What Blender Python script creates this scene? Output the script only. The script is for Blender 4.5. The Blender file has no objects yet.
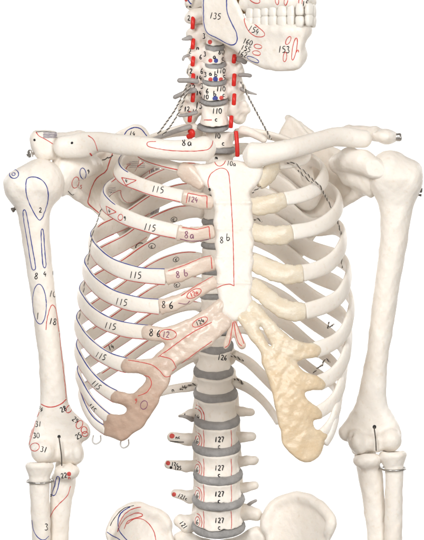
import bpy, math, random
import numpy as np
from mathutils import Vector
from mathutils.bvhtree import BVHTree

random.seed(7)
RNG = np.random.default_rng(7)
C = bpy.context.scene
S = 0.0011            # metres per tracing unit
D = 6.0               # camera distance
Z0 = 1.30             # height of the middle of the picture
DU = D / S
CAM = np.array([212.0, 270.0, -DU])

# ------------------------------------------------------------------ helpers
def to_world(p):
    p = np.asarray(p, float)
    return np.stack([(p[..., 0] - 212) * S, p[..., 2] * S, Z0 + (270 - p[..., 1]) * S], -1)

def unp(u, v, w):
    k = 1 + w / DU
    return np.array([212 + (u - 212) * k, 270 + (v - 270) * k, w])

ORIGIN = {}
def make_obj(name, verts, faces, mats, parent=None, mat_idx=None, smooth=True, label=None):
    """verts in tracing units; linked as one mesh object"""
    wv = to_world(np.asarray(verts, float))
    org = (wv.min(0) + wv.max(0)) / 2
    me = bpy.data.meshes.new(name)
    me.from_pydata((wv - org).tolist(), [], [list(map(int, f)) for f in faces])
    if not isinstance(mats, (list, tuple)):
        mats = [mats]
    for m in mats:
        me.materials.append(m)
    if mat_idx is not None:
        me.polygons.foreach_set('material_index', np.asarray(mat_idx, np.int32))
    if smooth:
        me.polygons.foreach_set('use_smooth', np.ones(len(me.polygons), bool))
    me.update()
    o = bpy.data.objects.new(name, me)
    C.collection.objects.link(o)
    ORIGIN[o.name] = org
    if parent is not None:
        o.parent = parent
        o.location = Vector(org - ORIGIN[parent.name])
    else:
        o.location = Vector(org)
    if label:
        o['label'] = label
    return o

class Geo:
    """collects pieces of one mesh, each with a material slot"""
    def __init__(s):
        s.v = []; s.f = []; s.m = []; s.n = 0
    def add(s, v, f, m=0):
        s.v.append(np.asarray(v, float))
        s.f += [[i + s.n for i in q] for q in f]
        s.m += [m] * len(f)
        s.n += len(v)
        return s
    def build(s, name, mats, parent=None, label=None):
        return make_obj(name, np.concatenate(s.v), s.f, mats, parent, s.m, True, label)

def cr(pts, n=8, closed=False):
    """Catmull-Rom resample of an array of control points"""
    P = np.asarray(pts, float)
    N = len(P); out = []
    for i in range(N if closed else N - 1):
        if closed:
            a, b, c, d = P[i - 1], P[i], P[(i + 1) % N], P[(i + 2) % N]
        else:
            b, c = P[i], P[i + 1]
            a = P[i - 1] if i else 2 * b - c
            d = P[i + 2] if i + 2 < N else 2 * c - b
        for j in range(n):
            t = j / n
            out.append(0.5 * ((2 * b) + (-a + c) * t + (2 * a - 5 * b + 4 * c - d) * t * t + (-a + 3 * b - 3 * c + d) * t ** 3))
    if not closed:
        out.append(P[-1])
    return np.array(out)

def even(P, step):
    P = np.asarray(P, float)
    seg = np.linalg.norm(np.diff(P[:, :3], axis=0), axis=1)
    L = np.concatenate([[0], np.cumsum(seg)])
    n = max(2, int(L[-1] / step) + 1)
    t = np.linspace(0, L[-1], n)
    return np.stack([np.interp(t, L, P[:, k]) for k in range(P.shape[1])], 1)

def nrm(a):
    return a / (np.linalg.norm(a, axis=-1, keepdims=True) + 1e-9)

def frames(P, axis=None):
    """tangent, outward normal and upward binormal along a path; axis(v)->(u,w) centre the normals point away from"""
    T = nrm(np.gradient(P, axis=0))
    if axis is None:
        ref = np.array([0, 0, -1.0])
        B = np.cross(T, np.tile(ref, (len(P), 1)))
        bad = np.linalg.norm(B, axis=1) < .15
        B[bad] = np.cross(T[bad], np.array([0, -1.0, 0]))
        B = nrm(B)
        Nn = nrm(np.cross(B, T))
        return T, Nn, B
    R = np.stack([P[:, 0] - axis[0], np.zeros(len(P)), P[:, 2] - axis[1]], 1)
    Nn = nrm(R - (R * T).sum(1, keepdims=True) * T)
    B = nrm(np.cross(T, Nn))
    B[B[:, 1] > 0] *= -1          # binormal points up (v decreases)
    return T, Nn, B

def sweep(P, hb, hn, T, Nn, B, seg=14, cap=True, power=2.3, capk=1.2):
    """closed tube with super-elliptic section: half sizes hb along B, hn along N; ends rounded"""
    n = len(P)
    L = np.concatenate([[0], np.cumsum(np.linalg.norm(np.diff(P, axis=0), axis=1))])
    sc = np.ones(n)
    if cap:
        r0 = min(hb[0], hn[0]) * capk; r1 = min(hb[-1], hn[-1]) * capk
        d0 = np.clip(L / r0, 0, 1); d1 = np.clip((L[-1] - L) / r1, 0, 1)
        sc = np.sqrt(np.clip(1 - (1 - d0) ** 2, .05, 1)) * np.sqrt(np.clip(1 - (1 - d1) ** 2, .05, 1))
    a = np.linspace(0, 2 * np.pi, seg, endpoint=False)
    ca = np.sign(np.cos(a)) * np.abs(np.cos(a)) ** (2 / power)
    sa = np.sign(np.sin(a)) * np.abs(np.sin(a)) ** (2 / power)
    V = (P[:, None] + B[:, None] * (hb * sc)[:, None, None] * ca[None, :, None]
         + Nn[:, None] * (hn * sc)[:, None, None] * sa[None, :, None]).reshape(-1, 3)
    F = []
    flip = np.dot(np.cross(B[n // 2], Nn[n // 2]), T[n // 2]) < 0
    for i in range(n - 1):
        for j in range(seg):
            q = [i * seg + j, i * seg + (j + 1) % seg, (i + 1) * seg + (j + 1) % seg, (i + 1) * seg + j]
            F.append(q[::-1] if flip else q)
    e0 = list(range(seg))[::-1]; e1 = [(n - 1) * seg + j for j in range(seg)]
    F.append(e0[::-1] if flip else e0); F.append(e1[::-1] if flip else e1)
    return V, F

def densify_ends(P, k):
    """add extra stations near both ends so rounded caps are smooth; P has all columns"""
    def pre(a, b):
        return [a + (b - a) * t for t in (0, .04, .12, .25, .42, .65, .85)]
    return np.array(pre(P[0], P[1]) + list(P[1:-1]) + pre(P[-1], P[-2])[::-1])

def tube(pts, r=1.0, seg=8, step=2.0, smooth=6, flat=None, capk=1.2):
    """round tube through (u,v,w[,r]) control points"""
    A = np.array([list(unp(*p[:3])) + [p[3] if len(p) > 3 else r] for p in pts], float)
    if len(A) > 2:
        A = cr(A, smooth)
    A = densify_ends(even(A, step), 1)
    P = A[:, :3]
    T, Nn, B = frames(P)
    return sweep(P, A[:, 3], A[:, 3] * (flat or 1), T, Nn, B, seg, True, 2.0, capk)

# ---- implicit surfaces
def surface_nets(f, o, h):
    nx, ny, nz = f.shape
    ins = f < 0
    def sl(a, d):
        return a[d[0]:nx - 1 + d[0], d[1]:ny - 1 + d[1], d[2]:nz - 1 + d[2]]
    cnt = np.zeros((nx - 1, ny - 1, nz - 1), np.int16)
    acc = np.zeros((nx - 1, ny - 1, nz - 1, 3), np.float32)
    for ax in range(3):
        o1, o2 = [k for k in range(3) if k != ax]
        for i in (0, 1):
            for j in (0, 1):
                d0 = [0, 0, 0]; d0[o1] = i; d0[o2] = j
                d1 = list(d0); d1[ax] = 1
                a = sl(f, d0); b = sl(f, d1)
                x = sl(ins, d0) != sl(ins, d1)
                t = np.where(x, a / np.where(x, a - b, 1), 0)
                cnt += x
                for k in range(3):
                    acc[..., k] += np.where(x, (t if k == ax else d0[k]), 0)
    act = cnt > 0
    idx = -np.ones(cnt.shape, np.int64)
    ids = np.argwhere(act)
    idx[act] = np.arange(len(ids))
    V = (ids + acc[act] / cnt[act][:, None]) * h + np.array(o)
    F = []
    for ax in range(3):
        o1, o2 = (ax + 1) % 3, (ax + 2) % 3
        sA = [slice(1, -1)] * 3; sA[ax] = slice(0, -1)
        sB = [slice(1, -1)] * 3; sB[ax] = slice(1, None)
        a = ins[tuple(sA)]; b = ins[tuple(sB)]
        e = np.argwhere(a != b)
        if not len(e):
            continue
        base = e.copy()
        base[:, o1] += 1; base[:, o2] += 1
        flipped = ~a[tuple(e.T)]
        def cell(da, db):
            c = base.copy(); c[:, o1] -= da; c[:, o2] -= db
            return idx[tuple(c.T)]
        q = np.stack([cell(1, 1), cell(0, 1), cell(0, 0), cell(1, 0)], 1)
        q[flipped] = q[flipped][:, ::-1]
        F.append(q)
    F = np.concatenate(F)
    return V, F

def lap(V, F, it=1, lam=.5):
    F = np.asarray(F)
    for _ in range(it):
        s = np.zeros_like(V); c = np.zeros(len(V))
        for a, b in ((0, 1), (1, 2), (2, 3), (3, 0)):
            np.add.at(s, F[:, a], V[F[:, b]]); np.add.at(c, F[:, a], 1)
            np.add.at(s, F[:, b], V[F[:, a]]); np.add.at(c, F[:, b], 1)
        V = V + lam * (s / np.maximum(c, 1)[:, None] - V)
    return V

def smin(a, b, k):
    h = np.clip(.5 + .5 * (b - a) / k, 0, 1)
    return b + (a - b) * h - k * h * (1 - h)
def smax(a, b, k):
    return -smin(-a, -b, k)

class Field:
    def __init__(s, lo, hi, h):
        s.h = h; s.lo = np.array(lo, float)
        n = [int((hi[k] - lo[k]) / h) + 2 for k in range(3)]
        ax = [lo[k] + h * np.arange(n[k]) for k in range(3)]
        s.u, s.v, s.w = [a.astype(np.float32) for a in np.meshgrid(*ax, indexing='ij')]
        s.U2 = s.u[:, :, 0]; s.V2 = s.v[:, :, 0]
        s.f = np.full(s.u.shape, 1e3, np.float32)
    def add(s, g, k=3.0):
        s.f = smin(s.f, g.astype(np.float32), k); return s
    def cut(s, g, k=2.0):
        s.f = smax(s.f, -g.astype(np.float32), k); return s
    def ell(s, c, r, rot=0.0):
        """ellipsoid, rotated by rot (degrees) in the picture plane"""
        du, dv, dw = s.u - c[0], s.v - c[1], s.w - c[2]
        if rot:
            a = math.radians(rot); ca, sa = math.cos(a), math.sin(a)
            du, dv = du * ca + dv * sa, -du * sa + dv * ca
        q = np.sqrt((du / r[0]) ** 2 + (dv / r[1]) ** 2 + (dw / r[2]) ** 2)
        return (q - 1) * min(r)
    def cone(s, a, b, ra, rb, fl=1.0):
        """round cone between a and b; fl>1 flattens it in depth"""
        a = np.array(a, float); b = np.array(b, float); d = b - a
        L2 = (d * d).sum()
        du, dv, dw = s.u - a[0], s.v - a[1], s.w - a[2]
        t = np.clip((du * d[0] + dv * d[1] + dw * d[2]) / L2, 0, 1)
        q = np.sqrt((du - t * d[0]) ** 2 + (dv - t * d[1]) ** 2 + ((dw - t * d[2]) * fl) ** 2)
        return q - (ra + (rb - ra) * t)
    def chain(s, pts, k=2.0, fl=1.0):
        g = None
        for p, q in zip(pts[:-1], pts[1:]):
            c = s.cone(p[:3], q[:3], p[3], q[3], fl)
            g = c if g is None else smin(g, c, k)
        return g
    def poly(s, pts, n=5, blur=0):
        P = cr(pts, n, True)
        x, y = s.U2, s.V2
        d = np.full(x.shape, 1e9); sg = np.zeros(x.shape, bool)
        for i in range(len(P)):
            ax_, ay = P[i]; bx, by = P[(i + 1) % len(P)]
            ex, ey = bx - ax_, by - ay
            L = ex * ex + ey * ey + 1e-12
            t = np.clip(((x - ax_) * ex + (y - ay) * ey) / L, 0, 1)
            d = np.minimum(d, (x - ax_ - t * ex) ** 2 + (y - ay - t * ey) ** 2)
            c = ((ay > y) != (by > y))
            if abs(ey) > 1e-9:
                sg ^= c & (x < ex * (y - ay) / ey + ax_)
        d = np.sqrt(d)
        d = np.where(sg, -d, d)
        return s.blur(d, blur)
    def blur(s, d, r):
        k = int(round(r / s.h))
        if k < 1:
            return d
        for _ in range(2):
            for ax in (0, 1):
                p = np.pad(d, [(k, k) if a == ax else (0, 0) for a in (0, 1)], mode='edge')
                cs = np.cumsum(p, ax)
                cs = np.insert(cs, 0, 0, axis=ax)
                m = 2 * k + 1
                d = (np.take(cs, range(m, cs.shape[ax]), ax) - np.take(cs, range(0, cs.shape[ax] - m), ax)) / m
        return d
    def cap2(s, pts, k=4):
        """2D distance to a chain of round cones (u,v,r)"""
        g = None
        for a, b in zip(pts[:-1], pts[1:]):
            ex, ey = b[0] - a[0], b[1] - a[1]
            L = ex * ex + ey * ey
            t = np.clip(((s.U2 - a[0]) * ex + (s.V2 - a[1]) * ey) / L, 0, 1)
            c = np.sqrt((s.U2 - a[0] - t * ex) ** 2 + (s.V2 - a[1] - t * ey) ** 2) - (a[2] + (b[2] - a[2]) * t)
            g = c if g is None else smin(g, c, k)
        return g
    def inflate(s, d2, R, T, w0):
        """solid whose outline is d2<0; half thickness T, rim rounded over a width R, mid surface w0(u,v)"""
        R = np.asarray(R, np.float32); T = np.asarray(T, np.float32); w0 = np.asarray(w0, np.float32)
        q = np.maximum(0, 1 + d2 / R)
        g = np.sqrt(q[:, :, None] ** 2 + ((s.w - (w0[:, :, None] if w0.ndim else w0)) / (T[:, :, None] if T.ndim else T)) ** 2) - 1
        m = np.minimum(R, T)
        return g * (m[:, :, None] if m.ndim else m)
    def mesh(s, it=2, rough=.55):
        u, v, w = s.u, s.v, s.w
        s.f = s.f + (rough * (np.sin(u * .23 + 1.7 * np.sin(v * .083 + w * .05)) * np.sin(v * .13 + 1.3 * np.sin(u * .11)) * np.cos(w * .19 + v * .03)
                     + .45 * np.sin(u * .61 + w * .3) * np.sin(v * .47 + np.sin(u * .29)) * np.cos(w * .53))).astype(np.float32)
        s.f[0] = s.f[-1] = 5; s.f[:, 0] = s.f[:, -1] = 5; s.f[:, :, 0] = s.f[:, :, -1] = 5
        V, F = surface_nets(s.f, s.lo, s.h)
        return lap(V, F, it), F

def place(V, w):
    """set a traced solid at its real distance w"""
    k = 1 + w / DU
    V = V.copy()
    V[:, 0] = 212 + (V[:, 0] - 212) * k; V[:, 1] = 270 + (V[:, 1] - 270) * k
    return V

# ------------------------------------------------------------------ materials
def mat(name, c1, c2=None, rough=.5, scale=30, bump=.08, bscale=260, sss=0.0, metal=0.0, stretch=(1, 1, 1), spec=.4, trans=0.0, c3=None, coat=0.0, zg=None):
    m = bpy.data.materials.new(name); m.use_nodes = True
    nt = m.node_tree; N = nt.nodes; L = nt.links
    b = N['Principled BSDF']
    b.inputs['Roughness'].default_value = rough
    b.inputs['Metallic'].default_value = metal
    b.inputs['Specular IOR Level'].default_value = spec
    b.inputs['Coat Weight'].default_value = coat
    b.inputs['Coat Roughness'].default_value = .15
    b.inputs['Transmission Weight'].default_value = trans
    b.inputs['IOR'].default_value = 1.38 if trans else 1.5
    if sss:
        b.inputs['Subsurface Weight'].default_value = sss
        b.inputs['Subsurface Radius'].default_value = (.006, .004, .0025)
        b.inputs['Subsurface Scale'].default_value = 1.0
    geo = N.new('ShaderNodeNewGeometry')
    mp = N.new('ShaderNodeMapping'); mp.inputs['Scale'].default_value = stretch
    L.new(geo.outputs['Position'], mp.inputs['Vector'])
    if c2 is None:
        b.inputs['Base Color'].default_value = (*c1, 1)
    else:
        n = N.new('ShaderNodeTexNoise'); n.inputs['Scale'].default_value = scale
        n.inputs['Detail'].default_value = 6; n.inputs['Roughness'].default_value = .6
        L.new(mp.outputs['Vector'], n.inputs['Vector'])
        r = N.new('ShaderNodeValToRGB')
        r.color_ramp.elements[0].position = .32; r.color_ramp.elements[1].position = .68
        r.color_ramp.elements[0].color = (*c1, 1); r.color_ramp.elements[1].color = (*c2, 1)
        L.new(n.outputs['Fac'], r.inputs['Fac'])
        out = r.outputs['Color']
        if c3 is not None:
            n2 = N.new('ShaderNodeTexNoise'); n2.inputs['Scale'].default_value = scale * 9
            n2.inputs['Detail'].default_value = 4
            L.new(mp.outputs['Vector'], n2.inputs['Vector'])
            r2 = N.new('ShaderNodeValToRGB')
            r2.color_ramp.elements[0].position = .58; r2.color_ramp.elements[1].position = .75
            r2.color_ramp.elements[0].color = (0, 0, 0, 1); r2.color_ramp.elements[1].color = (.7, .7, .7, 1)
            L.new(n2.outputs['Fac'], r2.inputs['Fac'])
            mx = N.new('ShaderNodeMix'); mx.data_type = 'RGBA'
            L.new(r2.outputs['Color'], mx.inputs[0]); L.new(out, mx.inputs[6])
            mx.inputs[7].default_value = (*c3, 1)
            out = mx.outputs[2]
        if zg is not None:      # the resin is stained darker towards its lower lobe
            sx = N.new('ShaderNodeSeparateXYZ'); L.new(geo.outputs['Position'], sx.inputs[0])
            ad = N.new('ShaderNodeMath'); ad.operation = 'MULTIPLY_ADD'; ad.inputs[1].default_value = .09
            L.new(n.outputs['Fac'], ad.inputs[0]); L.new(sx.outputs['Z'], ad.inputs[2])
            mr = N.new('ShaderNodeMapRange'); mr.inputs['From Min'].default_value = zg[0] + .045; mr.inputs['From Max'].default_value = zg[1] + .045
            L.new(ad.outputs[0], mr.inputs['Value'])
            m2 = N.new('ShaderNodeMix'); m2.data_type = 'RGBA'
            L.new(mr.outputs[0], m2.inputs[0]); L.new(out, m2.inputs[7]); 
            m3 = N.new('ShaderNodeMix'); m3.data_type = 'RGBA'; m3.blend_type = 'MULTIPLY'; m3.inputs[0].default_value = 1
            L.new(out, m3.inputs[6]); m3.inputs[7].default_value = (*zg[2], 1)
            L.new(m3.outputs[2], m2.inputs[6]); out = m2.outputs[2]
        L.new(out, b.inputs['Base Color'])
    if bump:
        n3 = N.new('ShaderNodeTexNoise'); n3.inputs['Scale'].default_value = bscale
        n3.inputs['Detail'].default_value = 5
        L.new(mp.outputs['Vector'], n3.inputs['Vector'])
        bp = N.new('ShaderNodeBump'); bp.inputs['Strength'].default_value = bump
        bp.inputs['Distance'].default_value = .004
        L.new(n3.outputs['Fac'], bp.inputs['Height'])
        L.new(bp.outputs['Normal'], b.inputs['Normal'])
    return m

BONE = mat('bone_plastic', (.84, .775, .695), (.885, .84, .78), .42, 22, .14, 240, .15, c3=(.79, .70, .59))
CART = mat('cartilage_resin', (.87, .745, .56), (.92, .835, .69), .26, 60, .6, 62, .12, trans=.22, stretch=(1, 1, 1.5), c3=(.95, .92, .86), coat=.3, zg=(Z0 - 110 * S, Z0 - 50 * S, (.97, .885, .77)))
CARTP = mat('cartilage_resin_pink', (.80, .64, .53), (.89, .77, .66), .28, 50, .55, 62, .12, trans=.22, stretch=(1, 1, 1.5), c3=(.94, .87, .80), coat=.3, zg=(Z0 - 135 * S, Z0 - 60 * S, (.76, .65, .59)))
DISC = mat('disc_rubber', (.255, .25, .245), (.36, .35, .345), .5, 70, .5, 190)
NERVE = mat('nerve_grey', (.30, .28, .27), (.42, .39, .37), .45, 90, .2, 300)
RED = mat('artery_red', (.62, .015, .012), (.72, .03, .02), .35, 60, .05, 300)
PRED = mat('paint_red', (.56, .05, .045), (.66, .11, .09), .6, 400, 0)
PBLUE = mat('paint_blue', (.028, .045, .23), (.06, .08, .33), .6, 400, 0)
PBLACK = mat('paint_black', (.012, .012, .014), None, .6, bump=0)
PPURP = mat('paint_purple', (.20, .07, .14), (.32, .14, .2), .6, 400, 0)
PGREY = mat('paint_grey', (.30, .27, .30), (.42, .38, .40), .6, 200, 0)
STEEL = mat('steel', (.42, .40, .38), (.55, .53, .5), .28, 200, .1, 500, metal=1.0)
DARK = mat('dark_wire', (.075, .065, .055), (.15, .13, .11), .45, 200, .1, 500, metal=.2)
PALE = mat('pale_strand', (.52, .47, .42), (.62, .57, .51), .5, 200, 0)
TOOTH = mat('tooth_plastic', (.84, .80, .73), (.87, .84, .79), .3, 60, .03, 300)
CLEAR = mat('clear_nylon', (.55, .54, .52), (.68, .66, .63), .2, 200, 0)
PAINT = {'r': PRED, 'b': PBLUE, 'k': PBLACK, 'p': PPURP, 'g': PGREY}

# ------------------------------------------------------------------ painted marks
FONT = {
 '0': [[(.28, 0), (.08, .2), (.05, .6), (.2, .97), (.4, .9), (.52, .5), (.44, .12), (.28, 0)]],
 '1': [[(.33, 0), (.22, 1)]],
 '2': [[(.06, .2), (.2, .02), (.42, .05), (.48, .3), (.3, .62), (.04, .97), (.3, .92), (.54, .98)]],
 '3': [[(.08, .08), (.35, .02), (.46, .2), (.25, .45), (.46, .62), (.45, .88), (.2, 1), (.03, .9)]],
 '4': [[(.3, 0), (.05, .6), (.52, .58)], [(.42, .3), (.36, 1)]],
 '5': [[(.52, 0), (.18, .02), (.12, .42), (.36, .38), (.5, .6), (.42, .88), (.08, 1)]],
 '6': [[(.42, 0), (.15, .35), (.06, .7), (.2, .98), (.42, .9), (.46, .66), (.3, .54), (.1, .68)]],
 '7': [[(.05, .04), (.5, .02), (.32, .5), (.22, 1)]],
 '8': [[(.28, .48), (.08, .25), (.25, .01), (.46, .2), (.28, .48), (.05, .75), (.27, 1), (.5, .76), (.28, .48)]],
 '9': [[(.46, .2), (.26, .03), (.08, .25), (.22, .48), (.46, .25), (.42, .6), (.28, 1)]],
 'a': [[(.45, .45), (.2, .4), (.05, .7), (.2, .98), (.42, .75), (.46, .42), (.5, .98)]],
 'b': [[(.12, 0), (.08, .95), (.38, .95), (.48, .7), (.3, .5), (.1, .65)]],
 'c': [[(.45, .5), (.2, .42), (.05, .72), (.2, .97), (.46, .9)]],
 'm': [[(.03, 1), (.08, .45), (.12, .6), (.25, .45), (.28, .95)], [(.28, .62), (.42, .45), (.5, 1)]],
 'n': [[(.06, 1), (.1, .45)], [(.1, .6), (.3, .43), (.42, .6), (.44, 1)]],
 '.': [[(.2, .9), (.25, 1)]],
 '/': [[(.45, 0), (.1, 1)]],
}
def wob(P, a=.18):
    return P + RNG.normal(0, a, P.shape) * .5

class Painter:
    """lays painted strokes on a finished bone: each stroke follows the surface found under the traced line"""
    def __init__(s, o):
        me = o.data
        s.o = o
        org = ORIGIN[o.name]
        co = np.empty(len(me.vertices) * 3); me.vertices.foreach_get('co', co)
        s.W = co.reshape(-1, 3) + org
        s.bvh = BVHTree.FromPolygons(s.W.tolist(), [tuple(p.vertices) for p in me.polygons])
        s.cam = Vector(to_world(CAM))
        s.pieces = []; s.cur = None
    def hit(s, u, v):
        d = Vector(to_world(np.array([u, v, 0.0]))) - s.cam
        h = s.bvh.ray_cast(s.cam, d.normalized())
        return h[0], h[1]
    def group(s, name):
        s.cur = []; s.pieces.append((name, s.cur))
    def stroke(s, pts, col='r', wd=.8, closed=False, smooth=5, jit=.12):
        own = s.cur is None
        if own:
            s.group('muscle_outline')
        s._stroke(pts, col, wd, closed, smooth, jit)
        if own:
            s.cur = None
    def _stroke(s, pts, col, wd, closed, smooth, jit):
        P = np.asarray(pts, float)
        if len(P) > 2 and smooth:
            P = cr(P, smooth, closed)
        if closed and len(P) > 2:
            P = np.vstack([P, P[:1]])
        P = even(P, .8)
        if len(P) > 4 and jit:
            P = P + np.convolve(RNG.normal(0, jit, len(P)), np.ones(3) / 3, 'same')[:, None]
        run = []
        def flush():
            if len(run) > 1:
                s._ribbon(run, col, wd)
            run.clear()
        last = None
        for u, v in P:
            h, n = s.hit(u, v)
            if h is None or (last is not None and (h - last).length > 5 * S):
                flush()
                last = h
                if h is None:
                    continue
            run.append((np.array(h), np.array(n))); last = h
        flush()
    def _ribbon(s, run, col, wd):
        p = np.array([r[0] for r in run]); n = np.array([r[1] for r in run])
        if len(p) > 4:
            q = p.copy(); q[1:-1] = (p[:-2] + 2 * p[1:-1] + p[2:]) / 4; p = q
        t = nrm(np.gradient(p, axis=0))
        b = nrm(np.cross(t, n))
        k = len(p)
        hw = wd * S * .5 * (1 + .25 * np.convolve(RNG.normal(0, 1, k + 3), np.ones(4) / 4, 'valid'))
        hw[0] *= .6; hw[-1] *= .6
        up = .28 * S
        V = np.concatenate([p + n * up * .2 - b * hw[:, None] , p + n * up - b * hw[:, None] * .6,
                            p + n * up + b * hw[:, None] * .6, p + n * up * .2 + b * hw[:, None]])
        F = []
        for i in range(k - 1):
            for j in range(3):
                F.append([j * k + i, j * k + i + 1, (j + 1) * k + i + 1, (j + 1) * k + i])
        if s.cur is None:
            s.pieces.append(('muscle_outline', [(col, V, F)]))
        else:
            s.cur.append((col, V, F))
    def oval(s, u, v, ru, rv, rot=0, col='r', wd=.8):
        a = np.linspace(0, 2 * np.pi, 14, endpoint=False)
        x, y = ru * np.cos(a), rv * np.sin(a)
        r = math.radians(rot)
        s.stroke(np.stack([u + x * math.cos(r) - y * math.sin(r), v + x * math.sin(r) + y * math.cos(r)], 1), col, wd, True)
    def dot(s, u, v, r, col='r'):
        s.group('painted_dot')
        for k in np.arange(r, .35, -.5):
            s.oval(u, v, k, k, 0, col, 1.0)
        s.stroke([(u - .5, v), (u + .5, v)], col, 1.4, smooth=0)
        s.cur = None
    def patch(s, u0, v0, u1, v1, col, n=7, wd=1.3, slant=0):
        s.group('hatched_area')
        for i in range(n):
            t = (i + .5) / n
            s.stroke([(u0 + slant, v0 + (v1 - v0) * t), (u1 + slant * .3, v0 + (v1 - v0) * t)], col, wd, smooth=0, jit=.25)
        s.cur = None
    def text(s, txt, u, v, h=6.5, rot=0, col='k', wd=.88, sp=.62):
        s.group('painted_number')
        r = math.radians(rot); ca, sa = math.cos(r), math.sin(r)
        W = h * sp * len(txt)
        for i, ch in enumerate(txt):
            if ch == ' ':
                continue
            sz = h * RNG.uniform(.94, 1.06)
            for st in FONT[ch]:
                q = []
                for x, y in st:
                    lx = -W / 2 + i * h * sp + x * sz; ly = (y - .5) * sz
                    q.append((u + lx * ca - ly * sa, v + lx * sa + ly * ca))
                s.stroke(q, col, wd, smooth=3, jit=.04)
        s.cur = None
    def done(s):
        """each drawn outline, dot and number becomes one child mesh of its bone"""
        for name, ps in s.pieces:
            if not ps:
                continue
            V = []; F = []; n = 0
            for c, v, f in ps:
                V.append(v); F += [[i + n for i in q] for q in f]; n += len(v)
            W = np.concatenate(V)
            px = np.stack([W[:, 0] / S + 212, 270 - (W[:, 2] - Z0) / S, W[:, 1] / S], 1)
            make_obj(name, px, F, PAINT[ps[0][0]], s.o)

# ------------------------------------------------------------------ the thing
root = bpy.data.objects.new('anatomical_skeleton', None)
C.collection.objects.link(root)
root.location = (0, 0, Z0 - 350 * S)
root.empty_display_size = .05
ORIGIN[root.name] = np.array(root.location)
root['label'] = 'off white plastic anatomical skeleton with red and blue painted outlines before a white backdrop'
root['category'] = 'skeleton'

def ip(v, xs, ys):
    return np.interp(v, xs, ys)

# ---- thorax reference surface
def ster_w(v):
    return ip(v, [140, 160, 200, 320, 400, 460], [-44, -52, -68, -92, -96, -92])
def front_w(u, v):
    a = ip(v, [150, 180, 200, 250, 330, 400, 450], [82, 106, 118, 134, 146, 147, 145])
    x = np.clip(np.abs(np.asarray(u, float) - 222) / a, 0, .985)
    return ster_w(v) * (1 - x ** 2.3) ** .55

# ------------------------------------------------------------------ ribs
AX = (217.0, 0.0)
SPI = {1: 133, 2: 150, 3: 170, 4: 191, 5: 213, 6: 236, 7: 259, 8: 283, 9: 307, 10: 331, 11: 355, 12: 381}
LEFT = {  # front part: junction with the cartilage round to the side, as (u, v)
 2: ([(184, 197), (160, 191.5), (138, 184), (123, 177)], [(117, 169, -4), (121, 161, 22), (135, 156, 48)]),
 3: ([(179, 232.5), (152, 226.5), (128, 218.5), (111, 209)], [(103, 199, 0), (107, 190, 28), (124, 181, 58)]),
 4: ([(167, 277), (142, 275.5), (119, 269.5), (103, 260)], [(93, 248, -8), (91, 240, 14), (101, 231, 45)]),
 5: ([(161, 307), (136, 304.5), (112, 297), (96, 286)], [(87, 274, -8), (85, 266, 14), (97, 256, 48)]),
 6: ([(149, 332.5), (126, 330), (104, 322.5), (90, 312)], [(82, 301, -8), (80, 293, 14), (93, 282, 50)]),
 7: ([(129, 366), (113, 361.5), (97, 352), (86, 341)], [(79, 330, -8), (77, 321, 14), (91, 310, 50)]),
 8: ([(117, 397), (105, 390.5), (93, 379.5), (85, 368)], [(79, 357, -8), (77, 347, 14), (91, 335, 50)]),
 9: ([(111, 420), (101, 412.5), (91.5, 402), (85, 391)], [(80, 381, -8), (78, 371, 14), (92, 360, 50)]),
 10: ([(107, 431), (98, 426), (90, 417), (85, 407)], [(82, 398, -6), (81, 390, 14), (95, 381, 48)]),
}
RIGHT = {
 2: ([(284, 199), (300, 196), (313, 191), (321, 184)], [(325, 174, -2), (321, 165, 24), (305, 159, 48)]),
 3: ([(291, 232.5), (310, 229.5), (326, 223), (336, 213)], [(340, 203, 0), (336, 194, 28), (318, 186, 58)]),
 4: ([(301, 273.5), (320, 269), (334, 260), (341, 249)], [(344, 240, -4), (343, 232, 16), (331, 225, 48)]),
 5: ([(304, 311.5), (324, 306), (340, 297), (346, 286)], [(348.5, 276, -4), (348, 267, 16), (337, 257, 50)]),
 6: ([(314, 350.5), (331, 344.5), (344, 334), (349, 321)], [(351.5, 309, -4), (351, 299, 16), (340, 285, 50)]),
 7: ([(318, 383.5), (332, 376.5), (343, 364), (347, 351)], [(349, 339, -4), (349, 328, 16), (340, 313, 50)]),
 8: ([(316, 413.5), (328, 407), (338, 395), (342, 382)], [(344, 370, -4), (345, 359, 16), (338, 341, 50)]),
 9: ([(320, 436), (329, 428), (335, 416), (338, 403)], [(340, 392, -4), (341, 382, 16), (336, 365, 50)]),
 10: ([(324, 444), (330, 437), (334, 426), (336, 415)], [(337, 405, -4), (337, 396, 16), (332, 384, 48)]),
}
HB = {1: 6.0, 2: 7.0, 3: 7.4, 4: 7.8, 5: 7.6, 6: 7.4, 7: 7.3, 8: 6.4, 9: 5.4, 10: 4.4, 11: 4.6, 12: 4.2}

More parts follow.
